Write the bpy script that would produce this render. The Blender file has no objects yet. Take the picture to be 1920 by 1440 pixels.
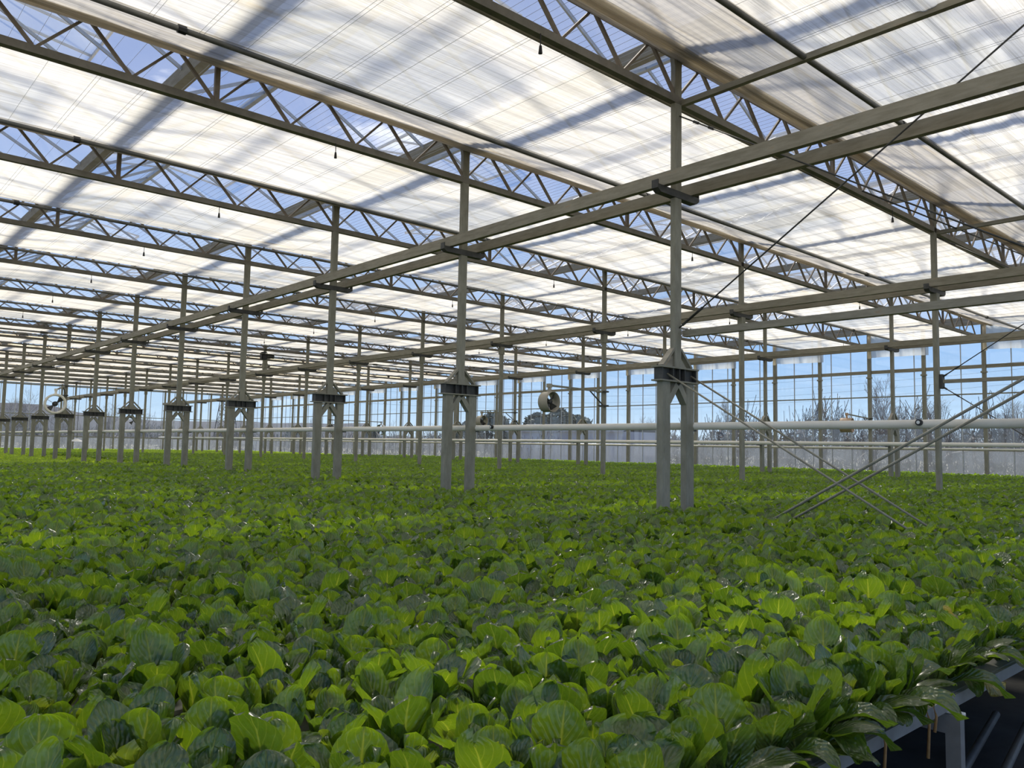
import bpy, bmesh, math, random
from mathutils import Vector, Matrix, noise
random.seed(7)
SC = bpy.context.scene
COL = SC.collection

# ------------------------------------------------------------------ camera
# world: +Y runs along the column rows (away to the left), +X runs along the roof trusses (away to the right)
F = Vector((0.6663765, 0.74136926, 0.0794605)).normalized()
R = Vector((0.74260701, -0.66947187, 0.01849976)).normalized()
U = R.cross(F).normalized(); R = F.cross(U).normalized()
cd = bpy.data.cameras.new('camera'); cam = bpy.data.objects.new('camera', cd); COL.objects.link(cam)
cam.matrix_world = Matrix(((R.x, U.x, -F.x, 0), (R.y, U.y, -F.y, 0), (R.z, U.z, -F.z, 1.7), (0, 0, 0, 1)))
cd.sensor_fit = 'HORIZONTAL'; cd.sensor_width = 36.0; cd.lens = 36.0 * 1488.5 / 1920.0
cd.clip_start = 0.05; cd.clip_end = 2000
SC.camera = cam

# ------------------------------------------------------------------ sky, sun, exposure
SUN_AZ, SUN_EL = math.radians(37), math.radians(47)
w = bpy.data.worlds.new('sky'); SC.world = w; w.use_nodes = True
wn = w.node_tree.nodes; wl = w.node_tree.links; wn.clear()
tg = wn.new('ShaderNodeTexCoord'); sp = wn.new('ShaderNodeSeparateXYZ'); sky = wn.new('ShaderNodeValToRGB')
wl.new(tg.outputs['Generated'], sp.inputs[0]); wl.new(sp.outputs['Z'], sky.inputs[0])
_e = sky.color_ramp.elements; _e[0].position = 0.0; _e[0].color = (0.58, 0.70, 0.80, 1); _e[1].position = 1.0; _e[1].color = (0.08, 0.14, 0.34, 1)
for _p, _c in ((0.045, (0.46, 0.64, 0.83)), (0.12, (0.30, 0.50, 0.80)), (0.35, (0.135, 0.25, 0.56)), (0.6, (0.10, 0.19, 0.44))):
    _q = _e.new(_p); _q.color = (*_c, 1)
tc = wn.new('ShaderNodeTexCoord'); mp = wn.new('ShaderNodeMapping'); mp.inputs['Scale'].default_value = (1.6, 1.6, 4.5)
cn = wn.new('ShaderNodeTexNoise'); cn.inputs['Scale'].default_value = 1.7; cn.inputs['Detail'].default_value = 7; cn.inputs['Roughness'].default_value = 0.6
cr = wn.new('ShaderNodeValToRGB'); cr.color_ramp.elements[0].position = 0.62; cr.color_ramp.elements[1].position = 0.76
cm = wn.new('ShaderNodeMixRGB'); cm.inputs['Color2'].default_value = (1.25, 1.27, 1.3, 1)
bg = wn.new('ShaderNodeBackground'); bg.inputs['Strength'].default_value = 1.0
wo = wn.new('ShaderNodeOutputWorld')
wl.new(tc.outputs['Generated'], mp.inputs['Vector']); wl.new(mp.outputs[0], cn.inputs['Vector']); wl.new(cn.outputs['Fac'], cr.inputs[0])
wl.new(sky.outputs[0], cm.inputs['Color1']); wl.new(cr.outputs[0], cm.inputs['Fac'])
wl.new(cm.outputs[0], bg.inputs['Color']); wl.new(bg.outputs[0], wo.inputs[0])
sd = bpy.data.lights.new('sun', 'SUN'); sd.energy = 7.4; sd.angle = math.radians(7); sd.color = (1, 0.94, 0.82)
so = bpy.data.objects.new('sun', sd); COL.objects.link(so); so.location = (20, 20, 30)
sdir = Vector((math.sin(SUN_AZ) * math.cos(SUN_EL), math.cos(SUN_AZ) * math.cos(SUN_EL), math.sin(SUN_EL)))
so.rotation_euler = sdir.to_track_quat('Z', 'Y').to_euler()
vs = SC.view_settings; vs.view_transform = 'Standard'; vs.look = 'None'; vs.gamma = 1; vs.use_curve_mapping = False
vs.exposure = 0.34
cy = SC.cycles
cy.max_bounces = 9; cy.diffuse_bounces = 4; cy.glossy_bounces = 2; cy.transmission_bounces = 6; cy.transparent_max_bounces = 24
cy.caustics_reflective = False; cy.caustics_refractive = False; cy.sample_clamp_indirect = 6

# ------------------------------------------------------------------ material helpers
MATS = {}
def mat(name):
    m = bpy.data.materials.new(name); m.use_nodes = True; m.node_tree.nodes.clear(); MATS[name] = m
    return m, m.node_tree.nodes, m.node_tree.links
def ramp(n, stops):
    r = n.new('ShaderNodeValToRGB'); e = r.color_ramp.elements
    e[0].position, e[0].color = stops[0][0], (*stops[0][1], 1)
    e[1].position, e[1].color = stops[-1][0], (*stops[-1][1], 1)
    for p, c in stops[1:-1]:
        q = e.new(p); q.color = (*c, 1)
    return r
def principled(name, c1, c2=None, rough=0.5, metal=0.0, scale=3.0, bump=0.0, stretch=(1, 1, 1), spec=0.5, c3=None):
    m, n, l = mat(name)
    o = n.new('ShaderNodeOutputMaterial'); p = n.new('ShaderNodeBsdfPrincipled'); l.new(p.outputs[0], o.inputs[0])
    p.inputs['Roughness'].default_value = rough; p.inputs['Metallic'].default_value = metal
    p.inputs['Specular IOR Level'].default_value = spec
    if c2 is None: p.inputs['Base Color'].default_value = (*c1, 1)
    else:
        t = n.new('ShaderNodeNewGeometry'); mpn = n.new('ShaderNodeMapping'); mpn.inputs['Scale'].default_value = stretch
        x = n.new('ShaderNodeTexNoise'); x.inputs['Scale'].default_value = scale; x.inputs['Detail'].default_value = 5; x.inputs['Roughness'].default_value = 0.65
        r = ramp(n, [(0.32, c1), (0.66, c2)] if c3 is None else [(0.3, c1), (0.62, c2), (0.72, c3)])
        l.new(t.outputs['Position'], mpn.inputs[0]); l.new(mpn.outputs[0], x.inputs['Vector']); l.new(x.outputs['Fac'], r.inputs[0]); l.new(r.outputs[0], p.inputs['Base Color'])
        if bump:
            b = n.new('ShaderNodeBump'); b.inputs['Strength'].default_value = bump; b.inputs['Distance'].default_value = 0.01
            l.new(x.outputs['Fac'], b.inputs['Height']); l.new(b.outputs[0], p.inputs['Normal'])
    return m
STEEL = principled('galvanised_steel', (0.225, 0.215, 0.17), (0.31, 0.30, 0.245), 0.65, 0.0, 4, 0.15, (3, 3, 1), c3=(0.35, 0.32, 0.25), spec=0.3)
RAIL = principled('weathered_rail_steel', (0.225, 0.205, 0.155), (0.33, 0.305, 0.245), 0.7, 0.0, 3.5, 0.15, (1, 1, 6), c3=(0.33, 0.25, 0.17))
DARK = principled('dark_steel', (0.045, 0.045, 0.045), (0.09, 0.09, 0.085), 0.6, 0.2, 6)
ALU = principled('aluminium_bar', (0.42, 0.44, 0.46), (0.55, 0.56, 0.56), 0.45, 0.3, 5)
TRUSS = principled('truss_steel', (0.20, 0.17, 0.14), (0.32, 0.28, 0.24), 0.8, 0.0, 5, spec=0.2)
CHORD = principled('truss_chord_steel', (0.17, 0.155, 0.125), (0.28, 0.26, 0.22), 0.6, 0.1, 3)
TUBE = principled('drive_tube_steel', (0.10, 0.10, 0.09), (0.17, 0.165, 0.15), 0.5, 0.2, 4)
PIPE = principled('painted_heating_pipe', (0.86, 0.80, 0.68), (0.93, 0.88, 0.77), 0.35, 0, 2)
RUST = principled('stained_fan_shell', (0.36, 0.33, 0.27), (0.46, 0.42, 0.34), 0.6, 0, 3, c3=(0.50, 0.30, 0.16))
RUSTO = principled('orange_stained_shell', (0.50, 0.30, 0.18), (0.55, 0.40, 0.28), 0.6, 0, 3)
BLACK = principled('black_rubber', (0.02, 0.02, 0.022), None, 0.5)
WHITE = principled('white_enamel', (0.8, 0.8, 0.79), None, 0.35)
TRAY = principled('grey_bench_channel', (0.20, 0.195, 0.18), (0.30, 0.29, 0.27), 0.55, 0, 6)
CONC = principled('dark_wet_floor', (0.030, 0.028, 0.026), (0.07, 0.066, 0.06), 0.7, 0, 2.5, 0.3)
GROUND = principled('winter_grass_ground', (0.14, 0.13, 0.09), (0.24, 0.22, 0.16), 0.9, 0, 0.4)
BARK = principled('grey_bark', (0.17, 0.155, 0.15), (0.27, 0.25, 0.24), 0.9, 0, 3)
PINE = principled('dark_evergreen', (0.035, 0.055, 0.04), (0.075, 0.10, 0.07), 0.85, 0, 2)
SCRUB = principled('leafless_scrub', (0.10, 0.095, 0.09), (0.18, 0.165, 0.155), 0.95, 0, 1)
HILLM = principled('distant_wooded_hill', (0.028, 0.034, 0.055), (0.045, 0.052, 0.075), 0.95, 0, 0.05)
SHEDM = principled('pale_shed_cladding', (0.44, 0.44, 0.49), (0.52, 0.52, 0.57), 0.7, 0, 0.2, 0, (1, 1, 8))
DRY = principled('dried_leaf', (0.40, 0.20, 0.07), (0.52, 0.30, 0.12), 0.8, 0, 30)

def glass(name, haze=0.0, tint=(0.97, 0.985, 1), hazecol=(0.62, 0.66, 0.70), gloss=0.05, dirt=0.0, sc=1.2):
    m, n, l = mat(name); o = n.new('ShaderNodeOutputMaterial')
    t = n.new('ShaderNodeBsdfTransparent'); t.inputs[0].default_value = (*tint, 1)
    g = n.new('ShaderNodeBsdfGlossy'); g.inputs['Roughness'].default_value = 0.03
    mx = n.new('ShaderNodeMixShader'); mx.inputs[0].default_value = gloss
    l.new(t.outputs[0], mx.inputs[1]); l.new(g.outputs[0], mx.inputs[2])
    out = mx
    if haze or dirt:
        d = n.new('ShaderNodeBsdfTranslucent'); d.inputs[0].default_value = (*hazecol, 1)
        d2 = n.new('ShaderNodeBsdfDiffuse'); d2.inputs[0].default_value = (*hazecol, 1)
        md = n.new('ShaderNodeMixShader'); md.inputs[0].default_value = 0.35; l.new(d.outputs[0], md.inputs[1]); l.new(d2.outputs[0], md.inputs[2])
        ge = n.new('ShaderNodeNewGeometry'); mpn = n.new('ShaderNodeMapping'); mpn.inputs['Scale'].default_value = (1, 1, 0.35)
        x = n.new('ShaderNodeTexNoise'); x.inputs['Scale'].default_value = sc; x.inputs['Detail'].default_value = 5
        mr = n.new('ShaderNodeMapRange'); mr.inputs['From Min'].default_value = 0.35; mr.inputs['From Max'].default_value = 0.7
        mr.inputs['To Min'].default_value = haze; mr.inputs['To Max'].default_value = haze + dirt
        l.new(ge.outputs['Position'], mpn.inputs[0]); l.new(mpn.outputs[0], x.inputs['Vector']); l.new(x.outputs['Fac'], mr.inputs['Value'])
        m2 = n.new('ShaderNodeMixShader'); l.new(mr.outputs[0], m2.inputs[0]); l.new(mx.outputs[0], m2.inputs[1]); l.new(md.outputs[0], m2.inputs[2])
        out = m2
    l.new(out.outputs[0], o.inputs[0]); return m
GLASS = glass('clear_wall_glass', 0.01, dirt=0.03)
GLASSLOW = glass('condensed_lower_glass', 0.16, dirt=0.34, hazecol=(0.36, 0.39, 0.43), sc=1.6)
ROOFGLASS = glass('roof_glass', 0.13, tint=(0.97, 0.97, 0.98), hazecol=(0.85, 0.84, 0.82), dirt=0.05)
VENTGLASS = glass('milky_vent_glass', 0.06, dirt=0.06, hazecol=(0.7, 0.75, 0.78))

def fabric(name, base=(0.90, 0.88, 0.83), trans=(0.96, 0.925, 0.845), clear=0.20, streak=0.95, stain=0.7, fine=60.0):
    m, n, l = mat(name); o = n.new('ShaderNodeOutputMaterial')
    ge = n.new('ShaderNodeNewGeometry')
    def nz(scale, st, det=4):
        mpn = n.new('ShaderNodeMapping'); mpn.inputs['Scale'].default_value = st
        x = n.new('ShaderNodeTexNoise'); x.inputs['Scale'].default_value = scale; x.inputs['Detail'].default_value = det; x.inputs['Roughness'].default_value = 0.6
        l.new(ge.outputs['Position'], mpn.inputs[0]); l.new(mpn.outputs[0], x.inputs['Vector']); return x
    s1 = nz(1.0, (0.22, 7.0, 1)); s2 = nz(1.0, (0.5, fine, 1)); s3 = nz(0.5, (0.6, 1.3, 1))
    r1 = ramp(n, [(0.30, (0.80, 0.80, 0.79)), (0.55, (0.98, 0.98, 0.97)), (0.72, (1, 1, 1))]); l.new(s1.outputs['Fac'], r1.inputs[0])
    r2 = ramp(n, [(0.34, (0.74, 0.73, 0.71)), (0.5, (1, 1, 1))]); l.new(s2.outputs['Fac'], r2.inputs[0])
    s4 = nz(1.0, (0.30, 3.2, 1), 6)
    r3 = ramp(n, [(0.60, (1, 1, 1)), (0.68, (0.90, 0.83, 0.70)), (0.74, (0.72, 0.58, 0.40))]); l.new(s4.outputs['Fac'], r3.inputs[0])
    r4 = ramp(n, [(0.3, (0.86, 0.87, 0.88)), (0.7, (1, 1, 1))]); l.new(s3.outputs['Fac'], r4.inputs[0])
    prev = None
    for rr, fac in ((r1, streak), (r2, streak), (r3, stain), (r4, 0.9)):
        mm = n.new('ShaderNodeMixRGB'); mm.blend_type = 'MULTIPLY'; mm.inputs['Fac'].default_value = fac
        if prev is None: mm.inputs['Color1'].default_value = (1, 1, 1, 1)
        else: l.new(prev.outputs[0], mm.inputs['Color1'])
        l.new(rr.outputs[0], mm.inputs['Color2']); prev = mm
    def tint(c):
        mm = n.new('ShaderNodeMixRGB'); mm.blend_type = 'MULTIPLY'; mm.inputs['Fac'].default_value = 1
        mm.inputs['Color2'].default_value = (*c, 1); l.new(prev.outputs[0], mm.inputs['Color1']); return mm
    d = n.new('ShaderNodeBsdfDiffuse'); l.new(tint(base).outputs[0], d.inputs[0])
    t = n.new('ShaderNodeBsdfTranslucent'); l.new(tint(trans).outputs[0], t.inputs[0])
    c = n.new('ShaderNodeBsdfTransparent'); l.new(tint((1, 1, 1)).outputs[0], c.inputs[0])
    b = n.new('ShaderNodeBump'); b.inputs['Strength'].default_value = 0.35; b.inputs['Distance'].default_value = 0.02
    l.new(s2.outputs['Fac'], b.inputs['Height'])
    for q in (d, t): l.new(b.outputs[0], q.inputs['Normal'])
    m1 = n.new('ShaderNodeMixShader'); m1.inputs[0].default_value = 0.78; l.new(d.outputs[0], m1.inputs[1]); l.new(t.outputs[0], m1.inputs[2])
    m2 = n.new('ShaderNodeMixShader'); m2.inputs[0].default_value = clear; l.new(m1.outputs[0], m2.inputs[1]); l.new(c.outputs[0], m2.inputs[2])
    l.new(m2.outputs[0], o.inputs[0]); return m
SCREEN = fabric('woven_white_screen')
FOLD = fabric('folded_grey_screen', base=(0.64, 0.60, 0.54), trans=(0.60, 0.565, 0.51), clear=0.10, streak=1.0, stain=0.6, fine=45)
HEM = fabric('yellowed_screen_bundle', base=(0.80, 0.72, 0.58), trans=(0.95, 0.86, 0.70), clear=0.16, streak=1.0, stain=0.7, fine=90)
SKIRT = fabric('plastic_side_skirt', base=(0.72, 0.73, 0.73), trans=(0.72, 0.74, 0.75), clear=0.2, streak=0.4, stain=0.4, fine=6)
TAPE = principled('white_repair_tape', (0.95, 0.95, 0.95), None, 0.5)
m, n, l = mat('clear_monofilament'); o = n.new('ShaderNodeOutputMaterial'); p = n.new('ShaderNodeBsdfPrincipled'); l.new(p.outputs[0], o.inputs[0])
p.inputs['Base Color'].default_value = (0.55, 0.56, 0.58, 1); p.inputs['Roughness'].default_value = 0.15; WIRE = m

def leafmat(name, top, back, glow, rough=0.34, glowmix=0.5, sub=0.9):
    m, n, l = mat(name); o = n.new('ShaderNodeOutputMaterial')
    uv = n.new('ShaderNodeUVMap'); uv.uv_map = 'UVMap'; sx = n.new('ShaderNodeSeparateXYZ'); l.new(uv.outputs[0], sx.inputs[0])
    def M(op, a, b=None, c=None):
        q = n.new('ShaderNodeMath'); q.operation = op
        for i, v in enumerate((a, b, c)):
            if v is None: continue
            if isinstance(v, (int, float)): q.inputs[i].default_value = v
            else: l.new(v, q.inputs[i])
        return q.outputs[0]
    au = M('ABSOLUTE', M('SUBTRACT', sx.outputs['X'], 0.5))            # 0 at the midrib .. 0.5 at the edge
    rib = M('SUBTRACT', 1.0, M('SMOOTH_MIN', M('DIVIDE', au, M('SUBTRACT', 0.075, M('MULTIPLY', sx.outputs['Y'], 0.055))), 1.0, 0.2))
    # side veins leave the midrib and climb outward
    vv = M('SUBTRACT', M('MULTIPLY', sx.outputs['Y'], 6.5), M('MULTIPLY', au, 5.5))
    side = M('MULTIPLY', M('GREATER_THAN', M('ABSOLUTE', M('SUBTRACT', M('FRACT', vv), 0.5)), 0.455), 0.35)
    vein = M('MINIMUM', M('MAXIMUM', rib, side), 1.0)
    oi = n.new('ShaderNodeObjectInfo'); tcn = n.new('ShaderNodeTexCoord')
    nz = n.new('ShaderNodeTexNoise'); nz.inputs['Scale'].default_value = 22; nz.inputs['Detail'].default_value = 3; l.new(tcn.outputs['Object'], nz.inputs['Vector'])
    def shade(c):
        mm = n.new('ShaderNodeMixRGB'); l.new(vein, mm.inputs['Fac']); mm.inputs['Color2'].default_value = (min(1, c[0] * 2.4 + 0.06), min(1, c[1] * 1.7 + 0.06), c[2] * 2 + 0.03, 1)
        m3 = n.new('ShaderNodeMixRGB'); m3.inputs['Color1'].default_value = (c[0] * 0.68, c[1] * 0.76, c[2] * 0.9, 1); m3.inputs['Color2'].default_value = (c[0] * 1.35, c[1] * 1.22, c[2], 1)
        l.new(M('ADD', M('MULTIPLY', nz.outputs['Fac'], 0.75), M('MULTIPLY', oi.outputs['Random'], 0.35)), m3.inputs['Fac']); l.new(m3.outputs[0], mm.inputs['Color1'])
        return mm
    vo = n.new('ShaderNodeTexVoronoi'); vo.feature = 'SMOOTH_F1'; vo.inputs['Scale'].default_value = 62; vo.inputs['Smoothness'].default_value = 0.6; l.new(tcn.outputs['Object'], vo.inputs['Vector'])
    wv = M('ABSOLUTE', M('SUBTRACT', M('FRACT', M('ADD', M('MULTIPLY', vv, 1.5), M('MULTIPLY', nz.outputs['Fac'], 0.9))), 0.5))
    h = M('SUBTRACT', M('ADD', M('MULTIPLY', vo.outputs['Distance'], -0.8), M('MULTIPLY', wv, -0.7)), M('MULTIPLY', vein, 0.5))
    b = n.new('ShaderNodeBump'); b.inputs['Strength'].default_value = 0.9; b.inputs['Distance'].default_value = 0.010; l.new(h, b.inputs['Height'])
    ge = n.new('ShaderNodeNewGeometry')
    p = n.new('ShaderNodeBsdfPrincipled'); p.inputs['Roughness'].default_value = rough; p.inputs['Specular IOR Level'].default_value = 1.0; p.inputs['Coat Weight'].default_value = 1.0; p.inputs['Coat Roughness'].default_value = 0.24
    mb = n.new('ShaderNodeMixRGB'); l.new(ge.outputs['Backfacing'], mb.inputs['Fac']); l.new(shade(top).outputs[0], mb.inputs['Color1']); l.new(shade(back).outputs[0], mb.inputs['Color2'])
    l.new(mb.outputs[0], p.inputs['Base Color']); l.new(b.outputs[0], p.inputs['Normal'])
    t = n.new('ShaderNodeBsdfTranslucent'); l.new(shade(glow).outputs[0], t.inputs[0])
    mx = n.new('ShaderNodeMixShader'); mx.inputs[0].default_value = glowmix; l.new(p.outputs[0], mx.inputs[1]); l.new(t.outputs[0], mx.inputs[2])
    l.new(mx.outputs[0], o.inputs[0]); return m
LEAF = leafmat('romaine_leaf', (0.085, 0.145, 0.036), (0.13, 0.195, 0.052), (0.27, 0.455, 0.014), rough=0.34)
LEAFD = leafmat('deep_green_leaf', (0.085, 0.150, 0.036), (0.115, 0.175, 0.048), (0.17, 0.32, 0.012), rough=0.30, glowmix=0.42)
LEAFL = leafmat('pale_heart_leaf', (0.13, 0.21, 0.045), (0.18, 0.26, 0.07), (0.40, 0.57, 0.03))
LEAFY = leafmat('yellowed_leaf', (0.38, 0.34, 0.08), (0.42, 0.38, 0.12), (0.55, 0.46, 0.08), glowmix=0.4)
SEED = leafmat('young_leaf', (0.22, 0.36, 0.03), (0.26, 0.42, 0.05), (0.52, 0.74, 0.03))

# ------------------------------------------------------------------ mesh helpers
def link_mesh(name, bm, m, parent=None, smooth=False):
    me = bpy.data.meshes.new(name); bm.to_mesh(me); bm.free()
    return link_me(name, me, m, parent, smooth)
def link_me(name, me, m, parent=None, smooth=False):
    if m is not None and not me.materials: me.materials.append(m)
    if smooth:
        me.polygons.foreach_set('use_smooth', [True] * len(me.polygons))
    o = bpy.data.objects.new(name, me); COL.objects.link(o)
    if parent: o.parent = parent
    return o
def empty(name, loc=(0, 0, 0), rz=0):
    o = bpy.data.objects.new(name, None); COL.objects.link(o); o.location = loc; o.rotation_euler = (0, 0, rz); o.empty_display_size = 0.1
    return o
def tag(o, label=None, cat=None, group=None, kind=None):
    if label: o['label'] = label
    if cat: o['category'] = cat
    if group: o['group'] = group
    if kind: o['kind'] = kind
    return o
def copy_tree(o, parent=None):
    c = o.copy(); COL.objects.link(c); c.parent = parent
    for ch in list(o.children): copy_tree(ch, c)
    return c
def box(bm, x0, x1, y0, y1, z0, z1):
    v = [bm.verts.new(p) for p in ((x0, y0, z0), (x1, y0, z0), (x1, y1, z0), (x0, y1, z0), (x0, y0, z1), (x1, y0, z1), (x1, y1, z1), (x0, y1, z1))]
    for f in ((0, 3, 2, 1), (4, 5, 6, 7), (0, 1, 5, 4), (1, 2, 6, 5), (2, 3, 7, 6), (3, 0, 4, 7)): bm.faces.new([v[i] for i in f])
def frame_of(a, b):
    d = (Vector(b) - Vector(a)); L = d.length; d.normalize()
    s = Vector((0, 0, 1)) if abs(d.z) < 0.9 else Vector((0, 1, 0))
    x = d.cross(s).normalized(); y = x.cross(d).normalized()
    return d, x, y, L
def bar(bm, a, b, wx, wy=None):
    wy = wy or wx; a = Vector(a); b = Vector(b); d, x, y, L = frame_of(a, b)
    v = []
    for p in (a, b):
        for sx, sy in ((-1, -1), (1, -1), (1, 1), (-1, 1)): v.append(bm.verts.new(p + x * sx * wx / 2 + y * sy * wy / 2))
    for f in ((0, 1, 2, 3), (7, 6, 5, 4), (0, 4, 5, 1), (1, 5, 6, 2), (2, 6, 7, 3), (3, 7, 4, 0)): bm.faces.new([v[i] for i in f])
def tube(bm, pts, r, n=8, r2=None, caps=True):
    rings = []
    for i, p in enumerate(pts):
        p = Vector(p); a = Vector(pts[max(0, i - 1)]); b = Vector(pts[min(len(pts) - 1, i + 1)])
        d, x, y, L = frame_of(a, b); rr = r if r2 is None else r + (r2 - r) * i / (len(pts) - 1)
        rings.append([bm.verts.new(p + x * math.cos(2 * math.pi * k / n) * rr + y * math.sin(2 * math.pi * k / n) * rr) for k in range(n)])
    for A, B in zip(rings, rings[1:]):
        for k in range(n): bm.faces.new((A[k], A[(k + 1) % n], B[(k + 1) % n], B[k]))
    if caps:
        bm.faces.new(rings[0][::-1]); bm.faces.new(rings[-1])
def prism(bm, poly, axis, a, b):
    """extrude a closed polygon given as 2d points along an axis ('x','y','z') from a to b"""
    def P(u, v, t): return {'x': (t, u, v), 'y': (u, t, v), 'z': (u, v, t)}[axis]
    A = [bm.verts.new(P(u, v, a)) for u, v in poly]; B = [bm.verts.new(P(u, v, b)) for u, v in poly]
    k = len(poly)
    for i in range(k): bm.faces.new((A[i], A[(i + 1) % k], B[(i + 1) % k], B[i]))
    bm.faces.new(A[::-1]); bm.faces.new(B)
def fix(bm): bmesh.ops.recalc_face_normals(bm, faces=bm.faces)
def B(fn, *a):
    bm = bmesh.new(); fn(bm, *a); fix(bm); return bm

# ------------------------------------------------------------------ plan of the greenhouse
U0, DU = 5.508, 4.0                    # first column / truss, spacing along +Y
NT = 17                                # trusses k = -1 .. 16
ROWS = {'A': 7.48, 'B': 15.30, 'C': 23.12}
XW, YW = 30.9, U0 + 4 * 16 + 0.1       # glass gable wall, far end wall
XMIN = -4.4
def TY(k): return U0 + DU * k
ZCH, ZTOP = 5.82, 6.36
ORD = ['first', 'second', 'third', 'fourth', 'fifth', 'sixth', 'seventh', 'eighth', 'ninth', 'tenth', 'eleventh', 'twelfth', 'thirteenth', 'fourteenth', 'fifteenth', 'sixteenth', 'seventeenth', 'eighteenth']

# ---- ground and floor
g = link_mesh('ground', B(box, -150, 420, -60, 620, -0.3, -0.06), GROUND); tag(g, 'brown winter ground outside the glass walls', None, None, 'structure')
fl = link_mesh('floor', B(box, XMIN - 2, XW + 0.2, -8, YW + 0.2, -0.06, 0.0), CONC); tag(fl, 'dark damp floor under the growing benches', None, None, 'structure')

# ---- glass gable wall on the right
wr = link_mesh('wall_right', B(box, XW - 0.05, XW + 0.2, -6, YW, 0, 0.75), CONC); tag(wr, 'glass wall with thin mullions, right side, trees outside', None, None, 'structure')
zs = [0.75, 1.90, 3.88, 4.84, 6.5]
def pane_bm(y0, y1, z0, z1):
    bm = bmesh.new(); box(bm, XW + 0.02, XW + 0.026, y0, y1, z0, z1); fix(bm); return bm
pm = {}
for j in range(4):
    bm = bmesh.new(); box(bm, -0.003, 0.003, 0.02, 0.78, zs[j] + 0.015, zs[j + 1] - 0.015); fix(bm)
    me = bpy.data.meshes.new('pane'); bm.to_mesh(me); bm.free(); me.materials.append(GLASSLOW if j == 0 else GLASS); pm[j] = me
y = U0 - 4 - 4.0; far = {0: bmesh.new(), 1: bmesh.new()}; mb = bmesh.new(); box(mb, -0.018, 0.018, -0.014, 0.014, 0.75, 6.5); fix(mb)
mme = bpy.data.meshes.new('mullion'); mb.to_mesh(mme); mb.free(); mme.materials.append(ALU)
while y < YW - 0.1:
    q = link_me('mullion', mme, ALU, wr); q.location = (XW + 0.0, y, 0)
    for j in range(4):
        if 5.0 < y < 46:
            q = link_me('pane', pm[j], None, wr); q.location = (XW + 0.023, y, 0)
        else: box(far[0 if j == 0 else 1], XW + 0.02, XW + 0.026, y + 0.02, min(y + 0.78, YW), zs[j] + 0.015, zs[j + 1] - 0.015)
    y += 0.8
for k_, m_ in ((0, GLASSLOW), (1, GLASS)):
    tag(link_mesh('pane_field', far[k_], m_, wr), None, None, None, 'stuff')
link_mesh('girt', B(box, XW - 0.16, XW - 0.04, -6, YW, 4.78, 4.90), RAIL, wr)
link_mesh('glazing_rail', B(box, XW - 0.03, XW + 0.02, -6, YW, 3.86, 3.905), STEEL, wr)
link_mesh('glazing_rail', B(box, XW - 0.03, XW + 0.02, -6, YW, 1.87, 1.93), STEEL, wr)
link_mesh('top_plate', B(box, XW - 0.12, XW + 0.08, -6, YW, 6.35, 6.5), RAIL, wr)
bm = bmesh.new(); box(bm, -0.055, 0.055, -0.06, 0.06, 0, 6.4); box(bm, -0.09, 0.055, -0.09, 0.09, 4.6, 4.66); fix(bm)
me = bpy.data.meshes.new('wall_post'); bm.to_mesh(me); bm.free()
yy = U0 - 6
while yy < YW:
    q = link_me('wall_post', me, STEEL, wr); q.location = (XW - 0.16, yy, 0); yy += 2.0

# ---- far end wall (left in the picture)
wb = link_mesh('wall_back', B(box, XMIN, XW, YW - 0.05, YW + 0.2, 0, 0.75), CONC); tag(wb, 'distant glass end wall on the left with trees behind', None, None, 'structure')
bl, bh, bmu = bmesh.new(), bmesh.new(), bmesh.new(); x = XW - 0.4
x = XMIN
while x < XW - 0.1:
    box(bl, x + 0.02, x + 0.95, YW, YW + 0.006, 0.76, 1.88); box(bh, x + 0.02, x + 0.95, YW, YW + 0.006, 1.92, 6.4)
    box(bmu, x - 0.018, x + 0.018, YW - 0.03, YW + 0.02, 0.75, 6.4); x += 0.975
fix(bl); fix(bh); fix(bmu)
tag(link_mesh('lower_pane_row', bl, GLASSLOW, wb), None, None, None, 'stuff'); tag(link_mesh('upper_pane_row', bh, GLASS, wb), None, None, None, 'stuff')
tag(link_mesh('mullion_row', bmu, ALU, wb), None, None, None, 'stuff')
for z0, z1 in ((1.87, 1.93), (3.55, 3.60), (5.78, 5.86)): link_mesh('glazing_rail', B(box, XMIN, XW, YW - 0.06, YW + 0.02, z0, z1), STEEL, wb)
bm = bmesh.new(); box(bm, -0.06, 0.06, -0.05, 0.05, 0, 6.4); fix(bm); me = bpy.data.meshes.new('wall_post'); bm.to_mesh(me); bm.free()
for j in range(9):
    q = link_me('wall_post', me, STEEL, wb); q.location = (ROWS['A'] - 7.8 + 3.9 * j - 0.02, YW - 0.1, 0)

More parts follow.
